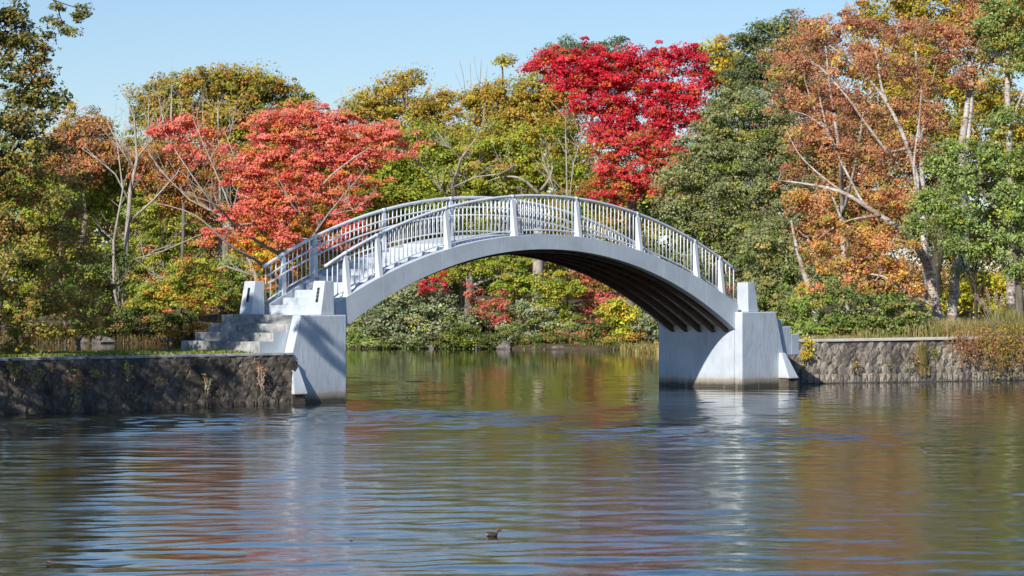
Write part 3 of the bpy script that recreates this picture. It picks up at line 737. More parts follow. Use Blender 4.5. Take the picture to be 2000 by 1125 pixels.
tree('maple_tree', 'vivid crimson maple, the tallest red tree, rising above the right half of the bridge', gb(1240, 155),
     [(1045,125,26,16),(1090,118,48,22),(1150,115,50,24),(1220,118,55,25),(1290,112,50,24),(1345,108,38,22),(1365,140,26,30),(1100,150,60,22),(1180,160,75,32),(1270,165,75,34),(1345,180,42,30),(1150,195,50,26),(1230,210,75,32),(1310,225,65,30),(1365,240,22,16),(1210,255,60,28),(1280,265,55,26)],
     'crimson', Y=155, tr=.3, leaf=.115, clump=.38, cover=2.0, group=FG, layered=True, flat=.4, gap=.12, mixpal=('crimson2', .12), stems=[[(1230,600,0,.3),(1235,400,0,.24),(1225,300,0,.16),(1210,200,0,.08)],[(1235,400,0,.16),(1280,270,0,.1),(1320,170,0,.05)],[(1225,300,0,.1),(1150,200,0,.06),(1090,130,0,.03)]])
tree('maple_tree', 'duller red maple with orange patches below the crimson crown', gb(1250, 151),
     [(1200,300,50,24),(1260,305,50,26),(1180,330,36,20),(1290,365,40,20),(1165,370,36,18),(1330,300,30,20),(1250,280,60,24),(1225,335,40,20),(1290,325,30,22),(1240,370,45,16),(1200,385,30,14),(1170,270,26,18),(1270,350,40,14),(1310,290,25,16)],
     'crimson2', Y=151, tr=.15, leaf=.12, clump=.36, cover=1.7, group=FG, layered=True, flat=.35, gap=.05, mixpal=('gold', .18), bark=BARKDARK)
tree('maple_tree', 'wide coral red maple spreading in layers left of the bridge', gb(560, 161),
     [(545,232,55,20),(605,222,55,22),(660,235,55,20),(515,262,42,22),(585,262,75,24),(665,268,75,26),(740,258,50,22),(790,268,40,16),(540,300,55,22),(620,305,85,28),(705,305,75,24),(490,325,50,22),(500,350,45,18),(590,345,85,24),(680,350,65,20),(460,345,28,14),(480,385,50,18),(560,390,75,20),(650,385,50,18),(450,420,45,14),(530,415,60,18),(700,400,40,16),(650,430,50,14),(420,455,36,12),(400,470,20,8),(500,440,50,14),(560,465,40,14),(780,295,30,12),(690,450,40,14),(640,470,45,12)],
     'coral', Y=152, tr=.26, leaf=.12, clump=.38, cover=2.0, group=FG, layered=True, flat=.34, gap=.12, mixpal=('orangemix', .1), bark=BARKPALE, shell=.35,
     stems=[[(580,585,6,.24),(552,500,2,.18),(548,460,1,.14),(570,400,0,.1),(610,330,0,.05)],[(552,500,2,.11),(470,450,0,.07),(420,400,-2,.05),(350,370,-3,.03),(290,300,-3,.015)],[(560,440,1,.09),(650,340,-1,.05),(720,290,-1,.03)],[(548,460,1,.09),(500,380,0,.06),(470,320,0,.03)],[(560,570,4,.1),(510,515,0,.08),(450,480,-2,.06),(380,420,-3,.035),(300,395,-3,.02)]])
tree('maple_tree', 'small coral red maple crown left of the wide coral maple', gb(350, 168),
     [(330,248,38,16),(362,240,30,16),(395,258,30,14),(310,262,26,10),(420,262,24,12),(350,275,40,10),(380,300,26,12),(440,285,20,10)],
     'coral', Y=166, tr=.12, leaf=.125, clump=.42, cover=1.7, group=FG, layered=True, flat=.4)
tree('maple_tree', 'orange and yellow leaved tree glowing below the coral maple by the railing', gb(600, 162),
     [(530,500,50,24),(590,500,60,24),(560,535,60,25),(640,490,55,24),(700,470,45,24),(480,470,40,22),(740,440,40,26),(640,440,60,24),(560,440,60,22),(490,420,45,18)],
     'orangemix', Y=158, tr=.14, leaf=.115, clump=.45, cover=1.8, group=FG, layered=True, flat=.4, mixpal=('brightyellow', .3))
tree('maple_tree', 'golden green maple growing through the coral maple', gb(660, 166),
     [(610,380,60,30),(690,370,60,28),(560,350,60,24),(500,300,60,30),(740,380,50,30),(520,400,60,30),(670,310,90,28)], 'gold', Y=160, tr=.16, leaf=.115, clump=.45, cover=1.2, group=FG, layered=True, flat=.4, mixpal=('orangemix', .5))
tree('maple_tree', 'lime green layered maple behind the far left causeway', gb(330, 174),
     [(300,450,45,16),(345,435,45,16),(310,480,65,18),(370,470,50,16),(330,510,60,14),(290,520,45,14),(280,400,40,24)], 'yellowgreen', Y=171, tr=.14, leaf=.125, clump=.42, cover=1.9, group=FG, layered=True, flat=.35)
tree('maple_tree', 'yellow green maple with orange tips low beside the left pillars', gb(370, 168),
     [(300,560,45,22),(350,545,50,24),(405,550,32,20),(330,585,60,20),(390,585,45,18),(380,520,40,16),(290,595,40,14),(420,575,16,16)], 'yellowgreen', Y=163, tr=.12, leaf=.115, clump=.38, cover=1.9, group=FG, layered=True, flat=.4, mixpal=('orangemix', .28))
tree('maple_tree', 'green and yellow tree behind the bare grey tree', gb(210, 178),
     [(195,310,38,30),(230,340,45,35),(170,340,40,30),(210,385,50,35),(265,370,40,35),(260,420,45,35),(180,410,35,25)], 'yellowgreen', Y=175, tr=.16, leaf=.135, clump=.5, cover=1.9, group=FG, mixpal=('midgreen', .45))
tree('maple_tree', 'burnt orange leaved tree between the bare tree and the coral maple', gb(350, 178),
     [(310,310,55,30),(370,310,50,28),(340,350,55,28),(400,350,40,30),(330,390,45,26),(400,400,45,28),(420,310,34,24),(280,340,30,26),(380,440,50,24)], 'rust', Y=172, tr=.16, leaf=.125, clump=.48, cover=1.6, group=FG, mixpal=('orangemix', .3), gap=.2)
tree('shrub', 'dark green bush under the wood at the far left shore', gb(190, 172), [(150,560,50,35),(200,590,50,30),(160,620,45,25),(230,560,40,35),(230,500,35,30),(180,520,40,30)], 'darkgreen', Y=168, tr=.1, leaf=.135, clump=.5, cover=1.9, group=SG, cat='bush', mixpal=('midgreen', .25))
tree('shrub', 'dark green bush at the water edge left of the bare tree foot', gb(270, 170), [(250,610,45,22),(300,630,45,16),(210,640,40,18),(350,620,40,16)], 'darkgreen', Y=167, tr=.08, leaf=.125, clump=.4, cover=1.8, group=SG, cat='bush', mixpal=('nearmix', .3))
tree('shrub', 'dark green evergreen bush directly behind the far left pillar', gb(470, 170), [(450,520,40,26),(490,540,40,26),(450,565,35,26),(510,520,36,20),(540,560,40,30),(480,590,50,20)], 'shrub', Y=167, tr=.1, leaf=.115, clump=.42, cover=1.9, group=SG, cat='bush', mixpal=('greyolive', .4))
tree('shrub', 'low tawny bush on the shore behind the left steps', gb(400, 166), [(390,640,30,10),(430,635,30,12),(340,650,25,9),(470,630,26,12)], 'gold', Y=165.5, tr=.05, leaf=.11, clump=.3, cover=1.2, group=SG, cat='bush')
def twigtree(name, label, base, Y, stems, seed, cat='tree', nt=46, bark=BARKPALE, group=FG, spread=1.6):
    root = empty(name, base, label, cat, group); r = random.Random(seed); tw = MB(); allp = []
    for i, st in enumerate(stems):
        m = MB(); pts = [at(px, py, Y+dy) for px, py, dy, rr in st]
        if i == 0: pts[0].z = base[2]-.1
        m.tube(pts, [s[3] for s in st], 7); m.build('trunk' if i == 0 else 'branch', bark, root, smooth=True)
        for a in range(len(pts)-1):
            for t in (0, .33, .66, 1.0):
                if a > 0 or i > 0: allp.append((pts[a].lerp(pts[a+1], t), (pts[a+1]-pts[a]).normalized()))
    for k in range(nt):
        p, d = r.choice(allp); L = r.uniform(.5, spread)
        v = (d*.5+Vector((r.gauss(0, .6), r.gauss(0, .5), r.uniform(0, .8)))).normalized()
        a = p+v*L*.5+Vector((0, 0, .03)); b = p+v*L+Vector((r.gauss(0, .08), r.gauss(0, .1), .12*L))
        tw.tube([p, a, b], [.016, .011, .005], 3, False)
        for q in range(3):
            s0 = p.lerp(b, r.uniform(.3, .95)); v2 = (v+Vector((r.gauss(0, .7), r.gauss(0, .6), r.gauss(.2, .4)))).normalized()
            tw.tube([s0, s0+v2*L*r.uniform(.25, .55)], [.008, .004], 3, False)
    tag(tw.build('twigs', bark, root), kind='stuff'); return root
twigtree('bare_tree', 'leafless grey tree with a straight forked trunk at the far left shore', gb(238, 168.3), 167.5,
    [[(240,560,0,.16),(247,470,0,.14),(255,370,0,.12),(268,310,0,.09),(262,230,0,.05),(240,175,0,.02)],
     [(256,430,0,.07),(300,390,0,.055),(345,340,0,.035),(365,300,0,.02)],[(256,400,0,.06),(225,340,0,.045),(190,310,0,.03),(160,290,0,.015)],
     [(262,330,0,.06),(235,290,0,.04),(210,240,0,.02)],[(266,310,0,.06),(300,270,0,.04),(330,210,0,.02)],[(250,510,0,.05),(320,490,-2,.035),(420,445,-3,.02)],
     [(235,620,-1,.1),(222,560,-1,.08),(222,470,-1,.07),(240,370,-1,.05),(225,250,-1,.02)],[(245,530,0,.05),(300,490,0,.03),(345,475,0,.015)]], 3, nt=90, spread=2.0)
twigtree('bare_tree', 'pale leafless branches reaching left from under the coral maple', gb(500, 166), 163,
    [[(520,600,0,.16),(500,540,0,.13),(470,470,0,.1),(430,420,0,.07),(370,390,0,.04),(310,330,0,.02)],
     [(470,470,0,.07),(440,380,0,.05),(410,310,0,.03),(380,240,0,.015)],[(430,420,0,.05),(380,350,0,.035),(340,290,0,.02)],[(500,540,0,.07),(440,520,0,.05),(380,540,0,.035),(320,545,0,.02)],[(450,440,0,.05),(470,340,0,.035),(440,260,0,.015)]], 5, nt=90, spread=2.0)
twigtree('bare_tree', 'pale leafless stems against the olive oak left of the coral maple', gb(420, 178), 178,
    [[(430,600,0,.14),(430,400,0,.1),(428,300,0,.06),(425,215,0,.025)],[(428,330,0,.05),(450,260,0,.03),(460,210,0,.015)],[(430,350,0,.05),(400,280,0,.03),(395,215,0,.015)],
     [(335,330,0,.09),(334,260,0,.07),(335,175,0,.025)],[(334,270,0,.05),(355,215,0,.035),(352,190,0,.02)],[(335,300,0,.05),(318,230,0,.03),(310,190,0,.015)],[(300,330,0,.07),(290,260,0,.05),(290,200,0,.02)]], 6, nt=80, spread=1.8)

twigtree('bare_tree', 'pale forked leafless limbs showing in the green oak above the railing', gb(900, 163), 155,
    [[(905,600,4,.14),(900,420,2,.11),(885,360,0,.09),(900,310,-1,.06),(930,270,-1,.03),(945,235,-1,.012)],[(895,400,0,.07),(860,370,-2,.05),(830,330,-2,.03),(800,300,-2,.012)],
     [(888,365,-1,.06),(930,345,-2,.045),(975,340,-2,.03),(1010,320,-2,.012)],[(900,310,-1,.04),(870,280,-1,.025),(850,250,-1,.012)]], 12, nt=60, spread=1.6)
twigtree('bare_tree', 'thin upright pale saplings in front of the gold oak left of the crimson maple', gb(1105, 160), 154,
    [[(1108,600,4,.07),(1108,380,0,.055),(1106,300,0,.04),(1104,230,0,.015)],[(1112,400,0,.05),(1120,320,0,.035),(1135,270,0,.012)],[(1100,420,0,.05),(1075,350,0,.03),(1060,310,0,.012)]], 13, nt=40, spread=1.2)
twigtree('bare_tree', 'pale twisted branches reaching up through the coral maple', gb(600, 163), 148.6,
    [[(610,590,6,.07),(605,470,3,.055),(640,420,1.5,.04),(680,370,1,.025),(715,330,.5,.01)],[(640,420,1.5,.03),(690,410,1,.02),(730,380,1,.01)],[(615,450,2,.03),(570,400,1.5,.025),(545,350,1,.01)]], 14, nt=24, spread=1.3)

# ------------------------------------------------------------ seen through the arch
tree('willow_shrub', 'large silvery green bush at the water behind the left end of the arch', gb(770, 154.5),
     [(720,590,40,24),(770,580,50,26),(820,570,40,24),(700,625,30,24),(750,620,55,26),(810,610,50,26),(860,600,36,24),(780,650,55,18),(840,640,45,20),(705,655,25,14)],
     'silver', Y=153, tr=.09, leaf=.12, clump=.36, cover=2.2, group=SG, cat='bush', bark=BARKDARK, mixpal=('brightyellow', .07))
tree('willow_shrub', 'silvery green bush with dark gaps at the water under the middle of the arch', gb(950, 154.5),
     [(900,625,30,22),(900,655,36,12),(1000,640,40,16),(1060,620,40,20),(1100,640,45,18),(1040,655,45,10),(1020,600,26,18)],
     'silver', Y=153, tr=.09, leaf=.12, clump=.34, cover=1.5, group=SG, cat='bush', bark=BARKDARK, mixpal=('midgreen', .4))
tree('maple_tree', 'lime green maple with a thick pale trunk seen through the middle of the arch', gb(916, 158),
     [(870,530,40,16),(925,525,45,14),(980,525,45,18),(1020,545,40,18),(985,560,40,16),(1060,560,36,18),(1090,580,36,16),(1040,590,40,16),(1100,610,30,14),(960,590,28,14),(1090,545,36,18),(1130,560,30,16),(1000,500,60,16),(900,500,60,16)],
     'midgreen', Y=156, tr=.16, leaf=.115, clump=.36, cover=1.3, group=FG, layered=True, flat=.45, bark=BARKPALE, mixpal=('yellowgreen', .3), gap=.2,
     stems=[[(914,650,2,.26),(915,600,1,.22),(918,555,0,.2),(912,500,0,.16)],[(918,560,0,.1),(980,540,0,.06),(1050,560,0,.03)]])
tree('maple_tree', 'small salmon pink maple beside the thick pale trunk under the arch', gb(960, 156),
     [(940,560,28,10),(965,580,36,12),(945,600,30,10),(985,600,26,10),(925,575,22,9),(975,620,24,9)], 'pink', Y=153.5, tr=.06, leaf=.11, clump=.28, cover=.8, group=FG, layered=True, flat=.35, mixpal=('rust', .35), gap=.3)
tree('maple_tree', 'dusky pink twiggy maple under the right half of the arch', gb(1180, 158),
     [(1140,565,28,16),(1175,585,34,18),(1215,585,30,18),(1190,620,36,16),(1150,605,28,14),(1240,610,24,16),(1130,540,36,12)], 'pink', Y=157, tr=.07, leaf=.11, clump=.3, cover=1.2, group=FG, layered=True, flat=.4, bark=BARKPALE, mixpal=('rust', .45))
tree('maple_tree', 'scarlet spray of maple leaves just under the left side of the arch', gb(850, 160),
     [(850,552,30,8),(830,560,20,7),(870,545,16,7)], 'crimson', Y=152, tr=.05, leaf=.11, clump=.22, cover=1.0, group=FG, layered=True, flat=.35)
tree('shrub', 'bright yellow and green bush by the water under the right end of the arch', gb(1225, 152),
     [(1205,600,28,14),(1235,612,26,14),(1215,630,32,12),(1190,610,22,10),(1230,645,26,9)], 'yellowgreen', Y=149.5, tr=.06, leaf=.12, clump=.32, cover=2.1, group=SG, cat='bush', mixpal=('brightyellow', .45))
tree('willow_shrub', 'pale silvery bush beside the right abutment under the arch', gb(1290, 147),
     [(1275,600,26,20),(1300,615,26,24),(1270,635,26,16),(1320,590,30,30),(1290,650,28,12)], 'silver', Y=145, tr=.06, leaf=.11, clump=.32, cover=2.0, group=SG, cat='bush')
tree('shrub', 'dark green undergrowth bush in the shade under the middle of the arch', gb(1080, 164),
     [(1000,620,50,30),(1080,610,60,30),(1150,640,50,22),(880,590,50,40),(800,560,60,40),(1220,640,40,20),(940,640,50,18)], 'darkgreen', Y=162, tr=.08, leaf=.125, clump=.5, cover=1.4, group=SG, cat='bush', mixpal=('rust', .12))
tree('shrub', 'golden brown bush low on the shore under the right of the arch', gb(1140, 152),
     [(1120,655,40,10),(1170,655,36,10),(1240,665,30,7),(1080,660,30,8)], 'rust', Y=151, tr=.04, leaf=.1, clump=.28, cover=1.2, group=SG, cat='bush', mixpal=('darkgreen', .5))

for px, Y, lab, bl, pal, mp in [
    (705, 152, 'low green bush trailing into the water at the left end of the arch', [(700,668,24,12),(730,672,24,9),(690,650,16,12)], 'shrub', ('silver', .4)),
    (790, 151.5, 'low silvery bush drooping over the water below the large silvery one', [(765,668,30,10),(810,665,30,11)], 'darkgreen', ('silver', .4)),
    (890, 151.2, 'dark bush overhanging the water beside the grey rocks', [(885,662,30,13),(920,668,24,10),(905,645,26,12)], 'darkgreen', ('midgreen', .3)),
    (960, 151, 'dark leafy bush at the water left of the dark rounded rock', [(950,665,26,11),(985,655,26,12)], 'darkgreen', ('silver', .4)),
    (1050, 151, 'long dark bush hanging low over the water under the middle of the arch', [(1030,668,26,9),(1070,662,30,13),(1100,668,24,9)], 'darkgreen', ('oakolive', .35)),
    (1150, 150.8, 'shadowy brown bush over the water under the right of the arch', [(1135,666,30,11),(1175,666,28,10),(1160,645,30,12)], 'darkgreen', ('rust', .35)),
    (1215, 150, 'olive bush over the water left of the tawny reeds', [(1205,668,26,9),(1235,662,22,12)], 'oakolive', ('darkgreen', .5)),
    (1275, 146, 'pale green floating leaf bush spreading on the water beside the right abutment', [(1275,684,24,6),(1290,678,16,8),(1255,680,16,5)], 'silver', ('brightyellow', .1))]:
    bl = bl+([(px-25, 674, 26, 7), (px+20, 675, 28, 7)] if px < 1200 else [])
    tree('shore_bush', lab, gb(px, Y+.8), bl, pal, Y=Y-1.2, tr=.04, leaf=.10, clump=.26, cover=2.3, group=SG, cat='bush', mixpal=mp, bark=BARKDARK, gap=.15)

# ------------------------------------------------------------ right bank
tree('beech_tree', 'large rounded grey green tree right of the crimson maple', rb(1440, 122),
     [(1440,200,40,35),(1400,240,45,40),(1490,220,60,45),(1370,290,50,40),(1440,290,60,45),(1520,290,60,45),(1340,345,50,38),(1400,365,55,42),(1470,370,60,45),(1540,370,50,40),(1320,400,42,36),(1370,430,55,40),(1440,450,60,42),(1510,450,55,40),(1470,520,60,40),(1540,530,50,36),(1400,500,50,40),(1345,460,45,36),(1500,580,60,30)],
     'greyolive', Y=122, tr=.3, leaf=.095, clump=.36, cover=1.9, group=RG, shell=.6, mixpal=('midgreen', .1))
tree('beech_tree', 'green leaved tree low behind the right abutment', rb(1510, 110),
     [(1490,480,50,34),(1540,520,50,34),(1500,560,55,34),(1560,580,50,34),(1480,600,30,26),(1600,540,40,34),(1510,610,50,20)],
     'greyolive', Y=110, tr=.2, leaf=.10, clump=.4, cover=2.0, group=RG, mixpal=('shrub', .35), bark=BARKPALE)
tree('birch_tree', 'tall leaning white birch with rust brown leaves spreading left from the right bank', rb(1835, 103),
     [(1600,80,50,30),(1660,50,60,35),(1730,60,60,35),(1560,130,40,32),(1620,140,55,35),(1690,130,55,35),(1760,130,50,35),(1540,190,40,36),(1600,210,55,38),(1670,210,55,36),(1740,220,55,36),(1570,280,50,34),(1640,290,55,36),(1710,300,55,34),(1780,290,50,36),(1540,330,36,24),(1820,240,40,35),(1810,180,40,30),(1580,45,40,20)],
     'brown', Y=105, tr=.2, leaf=.075, clump=.26, cover=.68, gap=.35, twig=.011, group=RG, bark=BIRCH, mixpal=('birchorange', .3), flat=.7, shell=.35,
     stems=[[(1836,632,-2,.2),(1824,580,-2,.17),(1808,510,-2,.145),(1770,458,-2.5,.12),(1720,422,-2.5,.095),(1650,378,-2.5,.07),(1590,362,-2,.045),(1520,352,-1,.02)],
            [(1806,500,-1.5,.12),(1800,400,-.8,.10),(1786,330,-.5,.088),(1758,250,-.6,.075),(1715,175,-.5,.058),(1655,115,-.2,.04),(1585,65,0,.015)],
            [(1745,225,-.5,.055),(1722,170,-.6,.048),(1712,110,-.4,.04),(1690,55,-.2,.028),(1650,0,0,.012)],
            [(1735,300,-1,.05),(1690,240,-1,.045),(1655,190,-1,.035),(1600,130,-.6,.025),(1560,110,0,.012)],
            [(1690,405,-1,.055),(1655,340,-.4,.046),(1622,270,-.3,.042),(1603,200,-.3,.034),(1598,140,0,.022),(1612,105,0,.01)],
            [(1830,600,-2.6,.075),(1780,575,-2.6,.06),(1725,540,-2.4,.045),(1670,535,-2,.02)],
            [(1720,420,-2.6,.05),(1660,430,-2.6,.035),(1620,450,-2.5,.028),(1590,475,-2,.014)],[(1612,250,-1,.035),(1575,225,-1,.025),(1540,215,-1,.012)],
            [(1800,420,-1,.045),(1785,330,-1.2,.04),(1795,240,-1,.03),(1800,170,-.5,.018)],[(1650,378,-2.5,.04),(1600,340,-2.2,.03),(1560,300,-1.5,.02),(1535,250,-1,.01)]])
tree('birch_tree', 'orange leaved birch foliage in front of the leaning white trunk', rb(1700, 100),
     [(1600,400,50,32),(1560,450,40,30),(1640,440,50,30),(1700,470,50,34),(1600,500,50,32),(1660,520,50,30),(1740,520,45,34),(1780,500,30,34),(1790,560,24,26),(1580,560,36,22),(1700,560,40,20),(1780,400,36,34),(1730,380,50,34),(1560,380,40,26)],
     'birchorange', Y=100, tr=.07, leaf=.085, clump=.28, cover=.75, gap=.3, twig=.010, group=RG, bark=BIRCH, flat=.7, mixpal=('gold', .25), shell=.35,
     stems=[[(1700,650,4,.11),(1690,600,4,.1),(1660,500,3,.08),(1640,420,3,.05),(1620,370,3,.03)],[(1680,560,3,.06),(1730,500,3,.04),(1760,430,3,.02)],[(1600,640,3,.13),(1585,580,3,.11),(1560,500,3,.07),(1545,430,3,.03)]])
tree('birch_tree', 'slim pale birch half hidden behind the leaning birch and the grey green tree', rb(1590, 114),
     [(1560,100,40,30),(1600,60,40,30),(1630,170,40,30),(1570,210,40,30),(1640,250,40,30),(1690,340,40,26)], 'brown', Y=113, tr=.08, leaf=.085, clump=.28, cover=.8, group=RG, bark=BIRCH, gap=.3, shell=.35, flat=.7,
     stems=[[(1655,640,0,.12),(1648,500,0,.10),(1645,400,0,.085),(1640,300,-2,.07),(1622,180,-2,.05),(1610,60,-2,.02)],[(1646,420,0,.06),(1675,300,-2,.045),(1690,180,-2,.025)],[(1640,300,-2,.045),(1590,210,-2,.03),(1562,120,-2,.012)]])
tree('birch_tree', 'slim birch with a straight stem between the leaning birch and the twin stemmed birch', rb(1780, 116),
     [(1780,150,36,30),(1800,210,36,30),(1770,60,36,30),(1820,300,30,26)], 'rust', Y=116, tr=.08, leaf=.085, clump=.28, cover=.8, group=RG, bark=BIRCH, gap=.3, shell=.35, flat=.7,
     stems=[[(1812,640,0,.13),(1806,420,0,.10),(1795,260,0,.08),(1790,130,0,.055),(1785,20,0,.02)],[(1797,280,0,.05),(1815,190,0,.035),(1830,120,0,.015)]])
tree('birch_tree', 'stout white birch trunk rising on the bank right of the leaning birch', rb(1860, 101),
     [(1850,470,26,26),(1890,430,30,26),(1860,520,22,18),(1870,360,34,30)],
     'green', Y=101, tr=.15, leaf=.10, clump=.34, cover=1.0, group=RG, bark=BIRCH,
     stems=[[(1858,630,0,.19),(1862,580,0,.16),(1868,520,0,.14),(1868,450,0,.12),(1875,380,0,.08),(1880,320,0,.04)],[(1868,510,0,.08),(1850,460,0,.06),(1845,420,0,.03)]])
tree('broadleaf_tree', 'fresh green broadleaf tree in front of the birches at the right edge', rb(1985, 97),
     [(1840,310,34,30),(1815,350,36,34),(1860,350,44,36),(1800,400,34,36),(1850,410,44,34),(1910,360,40,36),(1790,440,24,24),(1880,440,40,28),(1940,300,40,34),(1980,330,40,44),(1970,400,46,40),(1920,420,40,30),(1990,460,40,34),(1940,480,40,30),(1985,520,34,26),(1900,490,30,24),(1860,480,26,18),(2030,380,40,60),(2040,480,40,60),(1960,240,40,30),(1870,290,30,20)],
     'green', Y=98, tr=.16, leaf=.09, clump=.27, cover=1.3, group=RG, gap=.5, mixpal=('midgreen', .2), shell=.5, flat=.7, stems=[[(1992,640,0,.14),(1990,560,0,.12),(1975,470,0,.1),(1960,380,0,.07),(1950,300,0,.03)],[(1980,490,0,.08),(1900,450,0,.05),(1840,400,0,.025)],[(1960,400,0,.06),(1890,360,0,.04),(1840,320,0,.02)]])
tree('birch_tree', 'twin stemmed white birch with reddish leaves standing high behind the green tree', rb(1880, 112),
     [(1870,60,45,35),(1900,30,45,30),(1850,110,36,30),(1920,110,40,35),(1940,60,36,35),(1830,60,36,30),(1880,150,40,26),(1900,-20,60,30)],
     'brown', Y=112, tr=.12, leaf=.09, clump=.34, cover=1.0, group=RG, bark=BIRCH, flat=.7, shell=.35, mixpal=('rust', .3),
     stems=[[(1885,620,0,.2),(1883,400,0,.17),(1878,290,0,.14),(1888,220,0,.11),(1893,150,0,.09),(1892,90,0,.07),(1880,20,0,.03)],[(1888,300,0,.09),(1896,220,0,.08),(1901,140,0,.06),(1915,60,0,.04),(1925,0,0,.02)],[(1885,140,0,.05),(1875,110,0,.035),(1872,70,0,.02)],[(1902,150,0,.05),(1925,110,0,.035),(1945,90,0,.02)]])
tree('birch_tree', 'straight white birch with green upper leaves near the right edge', rb(1970, 107),
     [(1950,50,40,32),(1985,70,40,35),(1940,90,30,24),(1980,20,50,30),(2000,130,34,30),(1930,40,30,30)],
     'green', Y=107, tr=.12, leaf=.10, clump=.34, cover=1.4, group=RG, bark=BIRCH, mixpal=('gold', .2),
     stems=[[(1975,640,0,.18),(1974,500,0,.16),(1973,330,0,.13),(1968,200,0,.11),(1968,95,0,.08),(1965,20,0,.04)],[(1970,150,0,.07),(1950,110,0,.05),(1940,70,0,.03)],[(1972,250,0,.06),(1990,200,0,.05),(2010,160,0,.03)]])
tree('oak_tree', 'golden oak filling the background behind the white birches', rb(1830, 132),
     [(1780,90,50,40),(1830,110,50,40),(1790,160,50,40),(1850,170,50,40),(1910,190,60,45),(1970,190,55,45),(1800,230,50,40),(1880,260,60,45),(1950,270,60,45),(1780,20,40,40),(1740,160,40,40),(1990,110,40,50),(1700,40,50,40),(1960,40,60,50),(1900,60,60,50),(1850,30,50,40),(2010,0,60,60),(1760,-20,60,40),(1920,-20,60,40)],
     'gold', Y=132, tr=.3, leaf=.115, clump=.5, cover=1.6, group=RG, mixpal=('yellowgreen', .35), bark=BARKDARK, gap=.2)
tree('forest_tree', 'tawny tree far behind the leaning birch and the abutment', rb(1620, 142), [(1560,300,90,70),(1680,330,100,70),(1600,420,100,70),(1720,440,100,70),(1600,540,100,60),(1720,560,100,60),(1480,560,70,60),(1640,200,90,60),(1760,200,70,60)], 'rust', Y=143, tr=.25, leaf=.2, clump=.8, cover=1.3, group=RG, nosub=True, mixpal=('greyolive', .5), shell=.4)
tree('forest_tree', 'rust brown tree deep behind the leaning birch', rb(1680, 138),
     [(1590,120,90,70),(1700,110,70,60),(1600,250,90,80),(1720,260,90,80),(1620,390,90,80),(1740,400,90,80),(1640,520,90,70),(1750,540,80,70)], 'brown', Y=138, tr=.25, leaf=.135, clump=.65, cover=1.2, group=RG, nosub=True, mixpal=('oakolive', .45), gap=.1)
tree('forest_tree', 'olive brown tree deep behind the right edge birches', rb(1900, 140),
     [(1860,330,100,80),(1970,330,90,80),(1870,450,100,80),(1980,450,90,80),(1880,560,100,60),(1980,570,90,60),(2060,300,80,120),(2060,480,80,120)], 'oakolive', Y=140, tr=.25, leaf=.135, clump=.65, cover=1.2, group=RG, nosub=True, mixpal=('brown', .4), gap=.1)
tree('shrub', 'bright yellow bush glowing behind the white birch trunks', rb(1910, 111),
     [(1880,560,30,22),(1920,550,34,24),(1900,590,40,18),(1950,570,34,24),(1980,560,30,26),(1840,600,30,16),(1940,600,40,14)], 'brightyellow', Y=111, tr=.06, leaf=.10, clump=.32, cover=1.7, group=RG, cat='bush', mixpal=('yellowgreen', .5))
for px, lab, bl, pal in [
    (1560, 'leafy green bush just right of the abutment steps', [(1585,600,30,20),(1600,622,26,18),(1610,585,24,18),(1592,640,24,12),(1560,600,30,26,4),(1550,635,34,18,4),(1580,640,30,16,3)], 'shrub'),
    (1650, 'largest leafy green bush on the right bank behind the coping', [(1640,578,34,26),(1682,598,32,22),(1650,620,40,22),(1700,628,32,16),(1620,635,30,14),(1680,640,36,12)], 'greenbush'),
    (1760, 'leafy green bush left of the leaning birch foot', [(1740,590,34,24),(1775,600,30,24),(1750,625,36,20),(1790,620,22,18),(1770,640,30,12)], 'greenbush')]:
    bl = bl+([(px-40, 645, 36, 14)] if px > 1600 else [])+[(px+12, 650, 34, 12), (px+40, 643, 36, 14)]
    tree('shrub', lab, rb(px, 96), bl, pal, Y=95.6, tr=.05, leaf=.095, clump=.26, cover=1.3, group='green bushes on the right bank', cat='bush', gap=.35, mixpal=('greyolive', .3), twig=.008)
twigtree('bare_tree', 'thin dark sapling standing right of the stout birch', rb(1905, 98.5), 98.5,
    [[(1906,650,0,.07),(1906,600,0,.06),(1904,550,0,.045),(1910,480,0,.02)],[(1905,575,0,.04),(1885,530,0,.03),(1872,480,0,.015)],[(1906,590,0,.03),(1925,540,0,.02),(1935,510,0,.01)]], 8, nt=22, bark=BARKDARK, group=RG, spread=.7)

# ------------------------------------------------------------ left causeway, near
ob = Vector((-13.6, 68.2, 1.2))
def rel(X, Y, z, rx, rz): # world ellipsoid to at() units
    return (1000+X/Y*6000, 572-(z-CAMH)/Y*6000, rx/Y*6000, rz/Y*6000)
OK = [(15,30,55,30),(35,75,50,30),(70,75,26,20),(70,115,40,28),(25,130,55,34),(85,150,30,26),(30,190,60,32),(95,190,26,14),(50,235,50,24),(10,60,60,50),(110,205,10,8),(-20,270,60,40),(40,280,50,26),(85,235,26,18),(70,160,36,24),(60,205,40,24),(15,320,50,30)]
ow = [rel(-13.6, 67, 9.5, 2.2, 1.6), rel(-14.5, 64, 9.5, 2.6, 2.0), rel(-15, 66, 7.0, 2.4, 1.8), rel(-13.2, 62.5, 10.2, 1.9, 1.2), rel(-16, 60, 8.5, 2.8, 1.9),
      rel(-10.2, 68, 11.3, 1.6, .8)]
tree('oak_tree', 'dark leaved near oak reaching in from the left edge over the causeway', ob,
     OK+[(a, b, c, d, 0) for a, b, c, d in ow], 'neardark', Y=69, tr=.32, leaf=.085, clump=.26, cover=.95, group=LG, bark=BARKDARK, gap=.3, mixpal=('nearmix', .3), shell=.4)
